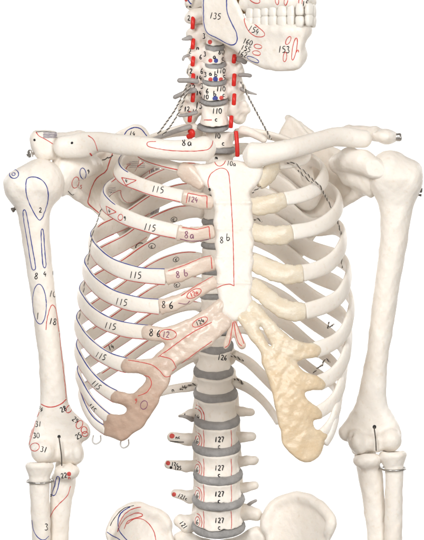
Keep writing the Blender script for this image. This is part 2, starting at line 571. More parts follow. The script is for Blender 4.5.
RIBS = {}
def rib(i, side):
    s = SPI[i]; m = (lambda u: u) if side < 0 else (lambda u: 434 - u)
    dv = 0 if side < 0 else 7
    if i == 1:
        if side < 0:
            pts = [(181, 168, -47), (164, 164, -40), (148, 158, -26), (139, 150, -4), (143, 141, 20), (165, 134, 38), (185, 131, 40), (203, 133, 32)]
        else:
            pts = [(277, 165, -47), (290, 164, -40), (302, 160, -26), (306, 153, -4), (298, 144, 20), (272, 136, 38), (250, 132, 40), (234, 133, 32)]
        base = 0
    else:
        fr, lt = (LEFT if side < 0 else RIGHT)[i] if i in LEFT else (None, None)
        if i in LEFT:
            pts = [(u, v, float(front_w(u, v))) for u, v in fr] + list(lt)
            pts += [(m(126), s + 29 + dv, 68), (m(150), s + 12 + dv * .6, 78), (m(172), s + 2 + dv * .3, 76), (m(190), s - 2, 68), (m(204), s, 56)]
        elif i == 11:
            pts = [(m(128), s + 62, 40), (m(140), s + 47, 58), (m(157), s + 27, 68), (m(175), s + 11, 68), (m(190), s + 3, 60), (m(203), s, 48)]
            if side > 0:
                pts = [(300, 424, 30), (290, 408, 46), (276, 390, 60), (262, 375, 66), (248, 361, 60), (233, 354, 46)]
        else:
            if side < 0:
                pts = [(139, 402, 52), (150, 396, 58), (163, 391, 60), (178, 388, 56), (190, 387, 48), (200, 385, 38)]
            else:
                pts = [(279, 424, 52), (271, 410, 58), (262, 399, 60), (252, 391, 56), (243, 385, 48), (231, 382, 38)]
    A = np.array([unp(*p) for p in pts])
    A = even(cr(A, 10), 2.4)
    for _ in range(22):
        A[1:-1] = (A[:-2] + 2 * A[1:-1] + A[2:]) / 4
    A = even(A, 2.4)
    n = len(A); t = np.linspace(0, 1, n)
    hb = HB[i] * (1.06 if side > 0 and i > 3 else 1.0) * ip(t, [0, .06, .4, .75, .9, 1], [1.04, 1.02, 1.08, 1.27, 1.06, .72])
    hn = ip(t, [0, .1, .6, .9, 1], [3.3, 3.0, 3.1, 3.4, 4.2])
    hb = hb * (1 + .025 * np.sin(np.arange(n) * .37 + i * 2 + side))
    if i >= 11:
        hb *= ip(t, [0, .2, 1], [.72, .95, 1.0])
    M = densify_ends(np.column_stack([A, hb, hn]), 1)
    P = M[:, :3]
    T, Nn, B = frames(P, AX)
    # the top of the cage leans: tip the outer face of the upper ribs upward
    tilt = math.radians({1: 55, 2: 24, 3: 14}.get(i, 7))
    Nn, B = Nn * math.cos(tilt) + B * math.sin(tilt), B * math.cos(tilt) - Nn * math.sin(tilt)
    V, F = sweep(P, M[:, 3], M[:, 4], T, Nn, B, 18, capk=.7)
    o = make_obj('rib', V, F, BONE, root)
    RIBS[(i, side)] = (o, P, M[:, 3], M[:, 4], T, Nn, B)
    return o

for i in range(1, 13):
    for sd in (-1, 1):
        rib(i, sd)

def rib_line(key, ang, t0, t1, col, paint, wd=.95):
    """painted line that runs along a rib at a place of its section (0 = upper edge, 90 = outer face)"""
    o, P, hb, hn, T, Nn, B = RIBS[key]
    n = len(P); a = math.radians(ang)
    i0, i1 = int(t0 * (n - 1)), int(t1 * (n - 1))
    i0 = max(i0, 4); i1 = min(i1, n - 5)
    f = lambda x: math.copysign(abs(x) ** (2 / 2.3), x)
    run = []
    for i in range(i0, i1 + 1):
        p = P[i] + B[i] * hb[i] * f(math.cos(a)) + Nn[i] * hn[i] * f(math.sin(a))
        q = B[i] * math.cos(a) / hb[i] + Nn[i] * math.sin(a) / hn[i]
        nn = nrm(np.array([q[0], q[2], -q[1]]))
        run.append((to_world(p), nn))
    if len(run) > 1:
        paint._ribbon(run, col, wd)

# ------------------------------------------------------------------ cartilage
def cart(pts, parent, m):
    A = np.array([list(unp(p[0], p[1], float(front_w(p[0], p[1])) + (p[3] if len(p) > 3 else 0))) + [p[2]] for p in pts])
    A = even(cr(A, 8), 2.0)
    hb = A[:, 3] * (1 + .045 * np.sin(np.arange(len(A)) * .83 + pts[0][0]) + .03 * np.sin(np.arange(len(A)) * 1.9 + pts[0][1]))
    M = densify_ends(np.column_stack([A[:, :3], hb, np.full(len(A), 4.3)]), 1)
    T, Nn, B = frames(M[:, :3], AX)
    V, F = sweep(M[:, :3], M[:, 3], M[:, 4], T, Nn, B, 18, capk=.45)
    return make_obj('costal_cartilage', V, F, m, root)

CRT = {}
for key, pts in {
  (1, -1): [(179, 168, 7), (186, 172, 9.5), (196, 179, 8.5), (204, 187, 5)],
  (2, -1): [(182, 196.5, 7.4), (193, 199, 8), (206, 202, 7.5), (214, 204, 6)],
  (3, -1): [(177, 232.5, 7.8), (190, 235, 8), (204, 233, 7.4), (215, 231, 6.5)],
  (4, -1): [(165, 277, 8.2), (178, 274, 8.4), (197, 267, 8), (215, 262, 7.5)],
  (5, -1): [(159, 307, 8), (172, 304, 7.6), (188, 297, 6.8), (203, 288, 6.4), (217, 281, 6)],
  (1, 1): [(279, 165, 5.5), (272, 170, 8.5), (266, 177, 9), (258, 186, 5)],
  (2, 1): [(285.5, 199, 8.2), (273, 203.5, 9.6), (260, 206, 9.4), (249, 206, 8.6)],
  (3, 1): [(292.5, 232.5, 8.6), (280, 235.5, 9.8), (264, 234.5, 9.4), (250, 231, 8.6)],
  (4, 1): [(303, 273.5, 9), (288, 274.5, 10), (271, 270, 10), (250, 260, 9)],
  (5, 1): [(305.5, 311.5, 8.8), (290, 311, 10), (276, 304.5, 9.6), (264, 294.5, 9), (250, 283, 8.4)],
}.items():
    CRT[key] = cart(pts, root, CARTP if key[1] < 0 else CART)

def sheet(chains, lo, hi, m, slit=None):
    F_ = Field((lo[0], lo[1], -112), (hi[0], hi[1], -8), .85)
    d = None
    for c in chains:
        g = F_.cap2(c, 4)
        d = g if d is None else smin(d, g, 6)
    if slit:
        d = np.maximum(d, -F_.cap2(slit))
    d = F_.blur(d, .9)
    w0 = front_w(F_.U2, F_.V2) + .35 * np.sin(F_.U2 * .43 + 2 * np.sin(F_.V2 * .19)) * np.sin(F_.V2 * .37 + 1.5 * np.sin(F_.U2 * .13))
    F_.f = F_.inflate(d, 4.6, 4.4, w0)
    V, F = F_.mesh(2)
    return make_obj('costal_cartilage', place(V, -70), F, m, root)
CRT[(7, -1)] = sheet([
  [(147, 332.5, 7.5), (168, 335, 7.5), (187, 327.5, 7), (205, 317, 6), (221, 304, 6)],
  [(127, 365.5, 7.5), (146, 367, 7.2), (164, 364, 8.5), (185, 351, 9), (205, 338, 9), (224, 322, 8)],
  [(164, 358, 8), (178, 345, 7), (193, 333, 6)],
  [(115, 396.5, 6.5), (132, 401, 6.5), (148, 392, 7.5), (157, 380, 9), (166, 366, 9)],
  [(109, 420, 6.5), (124, 424, 7.5), (138, 413, 9), (149, 398, 9), (160, 380, 9)],
  [(107, 431, 6), (121, 431, 9), (137, 421, 8), (149, 402, 7)],
 ], (92, 292), (236, 450), CARTP)
CRT[(7, 1)] = sheet([
  [(316, 350.5, 7.3), (298, 351, 8.6), (283, 344, 9), (268, 328, 8), (251, 306, 6.5)],
  [(320, 383.5, 6.8), (304, 381.5, 8.3), (290, 374, 11), (273, 355, 9.5), (258, 333, 9), (243, 316, 7)],
  [(318, 413.5, 6), (305, 410.5, 9), (291, 402, 14), (282, 384, 11), (270, 362, 8)],
  [(321, 436, 7), (307, 445, 16), (299, 437, 17), (294, 418, 16), (287, 396, 13)],
 ], (232, 292), (340, 478), CART, [(260, 327, 1.5), (270, 345, 1.2)])

# ------------------------------------------------------------------ sternum
def sternum():
    F_ = Field((186, 150, -110), (272, 332, -34), .8)
    d = F_.poly([(193, 166), (197, 163.5), (207, 163), (215, 161), (221, 159.5), (228, 159.3), (235, 159.5), (241, 160.5), (250, 163), (261, 165), (264.5, 170), (261, 179),
                 (255, 187), (250.5, 194), (253.5, 203), (252, 211), (254, 222), (252.5, 231), (254.5, 243), (252.5, 252), (254, 262), (251.5, 273), (253.5, 283),
                 (251, 293), (252.5, 301), (249, 310), (243, 317.5), (235, 321.5), (228, 319), (222, 313), (219.5, 303), (218, 294), (215.5, 283), (217, 273),
                 (214, 263), (216, 253), (214.5, 243), (216, 233), (213, 222), (214.5, 212), (212.5, 204), (211, 195), (206, 187), (199, 179), (195, 172)], 4, 1.2)
    w0 = ip(F_.V2, [150, 200, 260, 320], [-50, -69, -82, -91]) + .0022 * (F_.U2 - 232) ** 2
    T = ip(F_.V2, [150, 175, 204, 250, 320], [7.5, 7, 5.8, 5.2, 4.6])
    F_.f = F_.inflate(d, 6.0, T, w0)
    # cross ridges where the segments fused
    for vv in (202.5, 229, 257, 283):
        F_.add(F_.cone((217, vv, -75 - (vv - 203) * .19), (250, vv, -75 - (vv - 203) * .19), (1.0 if vv < 210 else .45), (1.0 if vv < 210 else .45)), 3)
    V, F = F_.mesh(2)
    o = make_obj('sternum', place(V, -72), F, BONE, root)
    p = Painter(o)
    p.stroke([(209, 188), (208, 181), (211, 174), (218, 169), (224, 168.5), (228, 172), (229.5, 180), (231, 200), (232.5, 225), (233.5, 255), (234, 286)], 'r')
    p.stroke([(234, 286), (229, 284), (221, 286), (214, 290)], 'r')
    p.text('8', 222, 240, 7, 0, 'k'); p.text('b', 228.5, 237, 7.5, 0, 'k')
    p.text('10a', 231.5, 163.6, 5, 6, 'k', .8); p.stroke([(214, 160.5), (216.5, 165), (220.5, 166), (224, 163.5), (225.5, 160.5)], 'r')
    p.stroke([(203, 189.5), (208, 190)], 'k', 1.2, smooth=0); p.dot(209.5, 189.5, 1.2, 'k')
    p.done()
    return o
STER = sternum()

def xiphoid():
    F_ = Field((218, 312, -108), (252, 358, -70), .7)
    d = F_.poly([(229, 316), (237, 316), (238, 326), (242, 336), (246, 346), (241, 349.5), (236, 344), (233.5, 337), (230, 345), (225.5, 350), (223, 345), (226.5, 334), (228.5, 325)], 4, .6)
    F_.f = F_.inflate(d, 2.6, 2.6, -91)
    V, F = F_.mesh(2)
    o = make_obj('xiphoid_process', place(V, -91), F, CARTP, root)
    p = Painter(o)
    p.stroke([(233, 322), (231.5, 332), (229, 344), (225, 347.5)], 'r'); p.stroke([(234, 321), (235.5, 333), (238.5, 343), (242, 346)], 'r')
    p.stroke([(235, 321), (239, 330), (244, 344)], 'r')
    p.done()
xiphoid()

# ------------------------------------------------------------------ clavicles
def clavicle(pts, side):
    A = np.array([list(unp(*p[:3])) + [p[3], p[4]] for p in pts])
    A = even(cr(A, 10), 2.0)
    M = densify_ends(A, 1)
    T, Nn, B = frames(M[:, :3])
    B = np.where((B[:, 1] > 0)[:, None], -B, B)
    V, F = sweep(M[:, :3], M[:, 3], M[:, 4], T, Nn, B, 22, True, 2.1)
    return make_obj('clavicle', V, F, BONE, root)
CLL = clavicle([(216, 148, -60, 12.5, 11), (207, 148.5, -60, 13, 11), (192, 150, -62, 11.2, 9), (170, 150, -62, 10, 8), (145, 147, -56, 10.2, 8), (120, 144.5, -40, 10.2, 7.5),
                (101, 141.8, -20, 10, 7), (86, 144.5, -6, 12.8, 7.5), (73, 146.5, 0, 12, 8), (59, 147, 2, 10.5, 7.5), (53.5, 147, 3, 8, 6)], -1)
CLR = clavicle([(242.5, 154.5, -60, 10.5, 10), (248, 155, -60, 13.6, 11), (257, 155, -62, 12.6, 9.5), (271, 153, -62, 10.8, 8.5), (288, 149.5, -56, 10, 8), (306, 144.8, -42, 9.8, 7.5),
                (322, 140, -26, 9.4, 7), (334, 137, -14, 9.6, 7), (346, 137, -5, 10, 7.5), (358, 138.5, 0, 9.4, 7.5), (367, 139, 2, 8.4, 6.5), (372, 139, 3, 6.5, 5)], 1)

# ------------------------------------------------------------------ scapulae
def scapula(side):
    m = (lambda u: u) if side < 0 else (lambda u: 434 - u)
    F_ = Field((24, 106, -14), (176, 262, 112), .9) if side < 0 else Field((256, 104, -14), (402, 272, 112), .9)
    if side < 0:
        out = [(117, 131), (126, 126), (137, 123.5), (146, 128), (153, 142), (158.5, 160), (161.5, 180), (160, 203), (154, 226), (144, 245), (135, 250), (127, 245), (119, 233),
               (108, 220), (97, 212), (82, 202), (67, 192), (60, 186), (59, 176), (62, 165), (72, 160), (90, 152), (104, 142)]
    else:
        out = [(320, 136), (308, 132), (295, 117), (288, 117), (281, 128), (274, 142), (271, 160), (269, 182), (271, 206), (277, 232), (288, 253), (297, 260), (305, 255), (312, 240),
               (322, 221), (334, 209), (346, 201), (358, 195.5), (371, 192), (373, 180), (370, 166), (356, 158), (338, 150)]
    d = F_.poly(out, 4, 1.0)
    um = F_.U2 if side < 0 else 434 - F_.U2
    w0 = ip(um, [58, 75, 100, 130, 165], [24, 36, 62, 82, 92])
    w0 = F_.blur(w0, 9)
    F_.f = F_.inflate(d, 3.0, 2.6, w0)
    # thick lateral border, glenoid and neck
    F_.add(F_.chain([(m(66), 182, 22, 9), (m(72), 190, 30, 6), (m(97), 208 + (0 if side < 0 else 0), 60, 4), (m(134), 245 + (4 if side > 0 else 0), 82, 3.4)]), 5)
    F_.add(F_.ell((m(63), 180, 18), (7, 17, 12)), 6)
    F_.add(F_.cone((m(70), 172, 24), (m(100), 152, 60), 9, 3), 6)
    # coracoid process, reaching forward under the clavicle
    if side < 0:
        F_.add(F_.chain([(94, 166, 40, 9), (84, 167, 26, 11), (70, 169, 18, 11)], 4), 10)
        F_.add(F_.ell((62, 164, 26), (9, 9, 10)), 6)
    else:
        F_.add(F_.chain([(338, 164, 32, 10), (349, 160.5, 16, 10.5), (361, 162.5, 3, 10), (373, 169.5, -6, 8.5), (379, 174, -8, 5)], 9), 9)
        F_.add(F_.cone((350, 176, 32, ), (366, 182, 20), 11, 11), 8)
    # spine of the scapula and acromion
    if side < 0:
        F_.add(F_.chain([(140, 156, 92, 3), (110, 140, 84, 4), (80, 136, 62, 6), (54, 141, 36, 7), (47, 144, 22, 9)], 3), 4)
        da = F_.poly([(31, 138), (35.5, 131.8), (47, 131), (58, 132.5), (59, 145), (57, 158.5), (47, 162), (37.5, 158), (32.5, 149)], 4, .6)
        F_.add(F_.inflate(da, 8, 10, 13), 4)
    else:
        F_.add(F_.chain([(292, 156, 92, 3), (322, 136, 84, 4), (350, 131, 62, 6), (374, 134, 34, 7), (384, 138, 16, 7)], 3), 4)
        F_.add(F_.ell((384, 137.5, 8), (12, 7.6, 13), 4), 3)
        F_.add(F_.chain([(288.5, 117, 90, 3.6), (300, 124, 90, 3.6), (312, 133, 88, 3.4)]), 1.5)
    V, F = F_.mesh(2)
    o = make_obj('scapula', place(V, 55), F, BONE, root)
    return o
SCL = scapula(-1); SCR = scapula(1)

# ------------------------------------------------------------------ humeri
def humerus(side):
    if side < 0:
        F_ = Field((-2, 150, -24), (96, 474, 52), .95)
        out = [(15, 171), (22, 166), (30, 160.5), (40, 159), (50, 163), (57, 169.5), (62, 179), (63, 189), (60, 198), (54, 205), (50.5, 215), (50, 232), (51.5, 252), (54.5, 285), (59, 324),
               (62.5, 352), (66, 382), (68, 400), (73, 411), (81, 419), (88, 426), (90, 434), (85, 441), (79, 446), (83, 456), (79, 463), (68, 464), (58, 462), (50, 463.5), (38, 462),
               (34, 456), (32, 450), (28, 446), (29, 438), (34, 425), (38.5, 412), (40, 400), (39.5, 380), (37.5, 350), (34, 322), (29, 284), (23.5, 250), (18.5, 218), (14, 206), (8, 197), (4.5, 187), (6, 178)]
        w0 = 12
    else:
        F_ = Field((330, 142, -24), (430, 464, 52), .95)
        out = [(374, 163), (377, 156), (385, 152), (394, 151), (402, 154), (411, 159), (420, 164), (422.5, 171), (421, 184), (417, 197), (413, 209), (409, 232), (404.5, 260), (399, 290), (394, 324),
               (389, 352), (386.5, 380), (387, 402), (392, 413), (399, 424), (401.5, 433), (401, 443), (397, 450), (388, 453), (378, 449), (368, 453), (357, 456), (351.5, 452), (350, 445), (345, 440),
               (338.5, 433), (340, 427), (348.5, 416), (356, 402), (361, 380), (365.5, 358), (369.5, 324), (374, 290), (378, 256), (380, 232), (379.5, 212), (376, 199), (371, 190), (370, 178)]
        w0 = 12
    d = F_.poly(out, 4, 1.6)
    off = 0 if side < 0 else -10
    v = F_.V2 - off
    R = ip(v, [150, 196, 216, 300, 396, 425, 450, 465], [26, 24, 15.5, 12.5, 13, 12, 8, 7])
    T = ip(v, [150, 190, 216, 300, 396, 425, 450, 465], [27, 26, 17, 13.5, 11.5, 8, 8.5, 8])
    F_.f = F_.inflate(d, R, T, w0)
    if side < 0:
        F_.add(F_.ell((46, 181, 8), (17, 19, 20)), 8)
        F_.add(F_.ell((17, 186, 4), (11, 15, 14)), 8)
        F_.add(F_.ell((43, 452, 3), (11.5, 11, 11)), 6)          # capitulum
        F_.add(F_.ell((66, 453, 5), (6, 9.5, 10)), 5)          # trochlea
        F_.add(F_.ell((77, 453, 5), (7, 11, 11.5)), 5)
        F_.add(F_.ell((84, 432, 16), (6, 7, 7)), 4)
        F_.cut(F_.ell((59, 435, -3), (6, 6, 5.5)), 4)
        F_.cut(F_.ell((60.5, 455, -8), (3.2, 9, 6)), 2.5)
        F_.cut(F_.ell((71.5, 455, -10), (1.8, 9, 5)), 2)
        F_.cut(F_.ell((36, 437, -2), (3, 7, 2.6), 20), 3)
    else:
        F_.add(F_.ell((388, 176, 8), (17, 21, 20)), 8)
        F_.add(F_.ell((411, 180, 4), (10, 15, 14)), 8)
        F_.add(F_.ell((390, 440, 2), (11.5, 11.5, 11)), 4)
        F_.add(F_.ell((377, 443, 3), (5, 8.5, 10)), 3)
        F_.add(F_.ell((356.5, 441.5, 3), (8, 13, 12), -24), 3)
        F_.add(F_.cone((358, 442.5, 4), (378, 443, 4), 9, 8), 3)
        F_.add(F_.ell((345, 433, 14), (6, 7, 7)), 4)
        F_.cut(F_.ell((375, 426, -2), (6, 7, 5)), 4)
        F_.cut(F_.ell((376.5, 445, -9), (2.6, 9, 6)), 2.5)
        F_.cut(F_.ell((367, 444, -9.5), (2.4, 8, 4), -15), 2.5)
        F_.cut(F_.cone((352, 424, -6), (351, 436, -4), 2, 2), 4)
    V, F = F_.mesh(3)
    return make_obj('humerus', place(V, 12), F, BONE, root)
HUL = humerus(-1); HUR = humerus(1)

# ------------------------------------------------------------------ forearms
def forearm():
    out = []
    for side in (-1, 1):
        F_ = Field((18, 456, -16), (60, 622, 30), .8) if side < 0 else Field((372, 444, -16), (414, 622, 30), .8)
        if side < 0:
            F_.f = F_.cone((39.2, 480, 4), (42, 560, 8), 10.2, 9)
            F_.add(F_.cone((42, 560, 8), (46, 612, 10), 9, 9), 3)
            F_.add(F_.cone((39.6, 467, 4), (39.4, 477.5, 4), 14.6, 10.6), 2)
            F_.cut(F_.ell((42, 453, 2), (11, 10.5, 12)), 2)
            F_.cut(F_.ell((40, 454, 4), (24, 9, 24)), 4)
        else:
            F_.f = F_.cone((394.2, 472, 4), (393, 560, 8), 9.3, 8.8)
            F_.add(F_.cone((393, 560, 8), (389, 612, 10), 9, 9), 3)
            F_.add(F_.cone((392.8, 457, 4), (394, 466.5, 4), 14.2, 9.6), 2)
            F_.cut(F_.ell((390, 440, 0), (11.5, 11.5, 13)), 2)
            F_.cut(F_.ell((392, 442.5, 4), (24, 9, 24)), 4)
        V, F = F_.mesh(2)
        r = make_obj('radius', place(V, 5), F, BONE, root)
        F_ = Field((40, 446, -18), (92, 622, 50), .85) if side < 0 else Field((342, 438, -18), (394, 622, 50), .85)
        if side < 0:
            F_.f = F_.chain([(62, 482, 16, 11.5), (58, 540, 18, 9.5), (54, 612, 18, 8)], 3)
            F_.add(F_.ell((67, 471.5, 5), (13.5, 9, 12), -8), 6)
            F_.add(F_.cone((66, 466, 26), (64, 490, 20), 11, 10), 5)
            F_.add(F_.ell((68, 446, 34), (11, 12, 9)), 5)
            for c, rr in (((66, 453, 4), (6.5, 10.5, 12)), ((77, 453.5, 4), (7.5, 12, 14))):
                F_.cut(F_.ell(c, rr), 1.5)
        else:
            F_.f = F_.chain([(371, 474, 16, 12), (378, 540, 18, 9.5), (383, 612, 18, 8)], 3)
            F_.add(F_.ell((367, 460, 5), (14.6, 9, 12), -3), 6)
            F_.add(F_.cone((366, 456, 26), (370, 482, 20), 11, 10), 5)
            F_.add(F_.ell((368, 440, 34), (14, 14, 9)), 5)
            F_.cut(F_.cone((354, 442.5, 3), (378, 443, 4), 12.6, 10), 1.5)
        V, F = F_.mesh(2)
        out.append((r, make_obj('ulna', place(V, 12), F, BONE, root)))
    return out
(RAL, ULL), (RAR, ULR) = forearm()

# ------------------------------------------------------------------ spine
def vertebra(name, uc, vc, wc, a, b, h, tilt, tps=(), spin=None, waist=2.0, extra=None, hh=.8, label=None):
    us = [t[j][0] for t in tps for j in range(len(t))] + [uc - a, uc + a]
    vs = [t[j][1] for t in tps for j in range(len(t))] + [vc - h, vc + h]
    wm = wc + 62 if spin else wc + 40
    F_ = Field((min(us) - 12, min(vs) - 16, wc - b - 6), (max(us) + 12, max(vs) + 20, wm), hh)
    du = F_.u - uc; dw = F_.w - wc
    dv = F_.v - vc + tilt * np.minimum(dw, b)
    ww = 1 - waist / a * (1 - np.clip(dv / h, -1, 1) ** 2)
    r = np.sqrt((du / (a * ww)) ** 2 + (dw / (b * ww)) ** 2)
    F_.f = smax(np.abs(dv) - h, (r - 1) * min(a, b), 2.2).astype(np.float32)
    # arch behind the body
    F_.add(F_.cone((uc - a * .6, vc - h * .2, wc + b), (uc - a * .55, vc, wc + b + 12), 4.5, 4.5), 3)
    F_.add(F_.cone((uc + a * .6, vc - h * .2, wc + b), (uc + a * .55, vc, wc + b + 12), 4.5, 4.5), 3)
    F_.add(F_.cone((uc - a * .55, vc, wc + b + 12), (uc, vc + 3, wc + b + 18), 4, 4), 3)
    F_.add(F_.cone((uc + a * .55, vc, wc + b + 12), (uc, vc + 3, wc + b + 18), 4, 4), 3)
    if spin:
        F_.add(F_.cone((uc, vc + 3, wc + b + 18), (uc, vc + 12, wc + b + 36), 4, 4), 3)
    for t in tps:
        F_.add(F_.chain(list(t), 2), 4)
    if extra:
        extra(F_)
    V, F = F_.mesh(2, 1.1 if name[0] == 'c' else .75)
    return make_obj(name, place(V, wc), F, BONE, root, label=label)

def disc(uc, vc, wc, a, b, h, tilt):
    seg, rings = 40, [(-1, .86), (-.95, .97), (-.5, 1.03), (0, 1.05), (.5, 1.03), (.95, .97), (1, .86)]
    V = []; F = []
    th = np.linspace(0, 2 * np.pi, seg, endpoint=False)
    for y, k in rings:
        du = a * k * np.cos(th); dw = b * k * np.sin(th)
        V.append(np.stack([uc + du, vc + y * h - tilt * dw + np.convolve(RNG.normal(0, .5, seg + 4), np.ones(5) / 5, 'valid'), wc + dw], 1))
    V = np.concatenate(V); n = len(rings)
    for i in range(n - 1):
        for j in range(seg):
            F.append([i * seg + j, (i + 1) * seg + j, (i + 1) * seg + (j + 1) % seg, i * seg + (j + 1) % seg])
    F.append(list(range(seg))); F.append([(n - 1) * seg + j for j in range(seg)][::-1])
    F = [f[::-1] for f in F]
    return make_obj('intervertebral_disc', place(V, wc), F, DISC, root)

# lumbar and the last thoracic ones: discs (u, v at the sides, w, half width)
VERT = {}
LD = [('T10', 214.5, 345.5, 40, 18.5), ('T11', 213.5, 371, 36, 19.5), ('T12', 215.5, 393.5, 30, 21.5), ('L1', 217, 420, 24, 22.3), ('L2', 216.5, 446, 19, 23.5), ('L3', 218, 474, 15, 24), ('L4', 218.5, 499, 14, 25.5), ('L5', 218.5, 526, 18, 26)]
TL = .46
for i, (nm, u, v, w, a) in enumerate(LD):
    disc(u, v, w, a, a * .72, 3.9, TL)
LTP = {
 'T11': ([(200, 358, 62, 5), (194, 356, 70, 4)], [(228, 357, 62, 5), (236, 355, 70, 4.5)]),
 'T12': ([(202, 384, 56, 5), (194, 386, 62, 4.5)], [(229, 382, 56, 5), (238, 383, 62, 4.5)]),
 'L1': ([(202, 412, 44, 6), (190, 415, 44, 5), (179.5, 416.5, 42, 1.6)], [(232, 411, 44, 6), (242, 412, 44, 4.6), (251, 412.5, 42, 4)]),
 'L2': ([(200, 440, 40, 7), (186, 440, 40, 6), (172, 437.5, 38, 5.2)], [(233, 438, 40, 7), (244, 437.5, 40, 5), (252, 437, 38, 4.6)]),
 'L3': ([(200, 466, 36, 7), (186, 467, 36, 5.6), (168.5, 465, 34, 4.6)], [(234, 463, 36, 7), (246, 461.5, 36, 5), (254.5, 461, 34, 4.6)]),
 'L4': ([(200, 494, 34, 7), (190, 497.5, 34, 6.5), (174.5, 494, 32, 4)], [(236, 490, 34, 7), (246, 488, 34, 5.2), (255, 486, 32, 4.2)]),
 'L5': ([(200, 520, 38, 9), (190, 524, 36, 8.5), (180, 522, 34, 6), (186, 529, 30, 5.5)], [(236, 515, 38, 9), (246, 513, 36, 8), (256, 515, 34, 6.5)]),
}
names = [l[0] for l in LD]
for i in range(1, len(LD)):
    nm, u, v, w, a = LD[i]
    _, u0, v0, w0_, a0 = LD[i - 1]
    uc, wc, aa = (u + u0) / 2, (w + w0_) / 2, (a + a0) / 2
    vc, h = (v + v0) / 2, (v - v0) / 2 - 3.4
    def lump(F_, uc=uc, vc=vc, wc=wc, aa=aa, h=h):
        F_.add(F_.cone((uc - aa * .8, vc - h - 2, wc + 30), (uc - aa * .85, vc + h * .3, wc + 28), 5, 5), 4)
        F_.add(F_.cone((uc + aa * .8, vc - h - 2, wc + 30), (uc + aa * .85, vc + h * .3, wc + 28), 5, 5), 4)
    VERT[nm] = vertebra('lumbar_vertebra' if nm[0] == 'L' else 'thoracic_vertebra', uc, vc, wc, aa * .985, aa * .70, h, TL, LTP[nm], True, 3.2, lump)

# thoracic T1..T10
TD = [150, 173, 197, 221.5, 245, 271, 296, 314, 331]     # disc below T1..T9
TW = [22, 30, 38, 44, 48, 50, 50, 48, 44]
for i, v in enumerate(TD):
    u = 219.5 - i * .3
    disc(u, v, TW[i], 15.5 + i * .35, 11.5 + i * .3, 2.8, .12)
    vt = (TD[i - 1] if i else 129) + 2.6; vb = v - 2.6
    s = SPI[i + 1]
    VERT['T%d' % (i + 1)] = vertebra('thoracic_vertebra', u, (vt + vb) / 2, TW[i] - 1, 15 + i * .35, 11 + i * .3, (vb - vt) / 2, .12,
        ([(210, s + 4, TW[i] + 24, 5), (194, s - 1, TW[i] + 34, 4.5)], [(228, s + 4, TW[i] + 24, 5), (243, s - 1, TW[i] + 34, 4.5)]), True, 1.6, hh=1.0)
VERT['T10'] = vertebra('thoracic_vertebra', 215.5, 340, 41, 17.5, 13, 6.5, .3, ([(202, 333, 64, 5), (193, 331, 74, 4.5)], [(230, 333, 64, 5), (239, 331, 74, 4.5)]), True, 1.6, hh=1.0)

# cervical
CDISC = [(215, 47, 6, 9.5), (215.5, 64.5, 4, 10.5), (214.5, 81, 4, 12), (214, 100.5, 8, 13.5), (213, 126.5, 14, 15.8)]
for (u, v, w, a) in CDISC:
    disc(u, v, w, a, a * .78, 2.1, .38)
CV = [('C3', 36, 6, 9.5, 8), ('C4', 55.5, 5, 10.5, 6.6), ('C5', 72.5, 4, 12, 6.4), ('C6', 90.5, 6, 13.2, 7.6), ('C7', 113, 11, 15, 10.4)]
for nm, vc, w, a, h in CV:
    sc_ = a / 13
    vt = {'C3': 33, 'C4': 52, 'C5': 69, 'C6': 87.5, 'C7': 107}[nm]
    lx = {'C3': 191, 'C4': 191, 'C5': 191, 'C6': 189, 'C7': 182}[nm]
    rx = {'C3': 238, 'C4': 239, 'C5': 240, 'C6': 242, 'C7': 246}[nm]
    def ex(F_, vt=vt, vc=vc, w=w, lx=lx, rx=rx, h=h):
        for s_, x in ((-1, lx), (1, rx)):
            F_.add(F_.cone((x - s_ * 8, vt - 8, w + 17), (x - s_ * 8, vt + 9, w + 15), 8, 8), 3)
            F_.add(F_.ell((x - s_ * 4, vt + 1, w + 11), (7, 7.6, 6)), 4)
            F_.add(F_.ell((x - s_ * 13, vt + 1, w + 9), (9, 8.5, 7)), 4)
            F_.add(F_.ell((x - s_ * 1, vt - 3, w + 4), (3.6, 3.4, 3.4)), 2.5)
            F_.add(F_.ell((214 + s_ * 9, vc - h, w + 3), (3, 4, 4)), 2)
    VERT[nm] = vertebra('cervical_vertebra', 214.5, vc, w, a, a * .78, h, .38,
        ([(206, vt + 1, w + 6, 5.5), (lx + 6, vt + 1, w + 8, 5.2), (lx, vt + 2, w + 8, 4.6)], [(222, vt + 1, w + 6, 5.5), (rx - 6, vt + 1, w + 8, 5.2), (rx, vt + 2, w + 8, 4.6)]), True, 1.4, ex, .7)
def atlas():
    for vc, a, nm in ((17, 10, 'C2'), (2, 0, 'C1')):
        def ex(F_, vc=vc):
            for s_ in (-1, 1):
                F_.add(F_.ell((214 + s_ * 21, vc, 12), (7, 8, 8)), 4)
                F_.add(F_.ell((214 + s_ * 14, vc - 3, 10), (8, 6, 9)), 4)
        VERT[nm] = vertebra('cervical_vertebra', 214.5, vc, 8, 9.5, 8, 8.5 if nm == 'C2' else 5, .1,
            ([(206, vc, 12, 6), (189, vc + 1, 14, 4.5)], [(222, vc, 12, 6), (240, vc + 1, 14, 4.5)]), True, 1.0, ex, .8)
atlas()

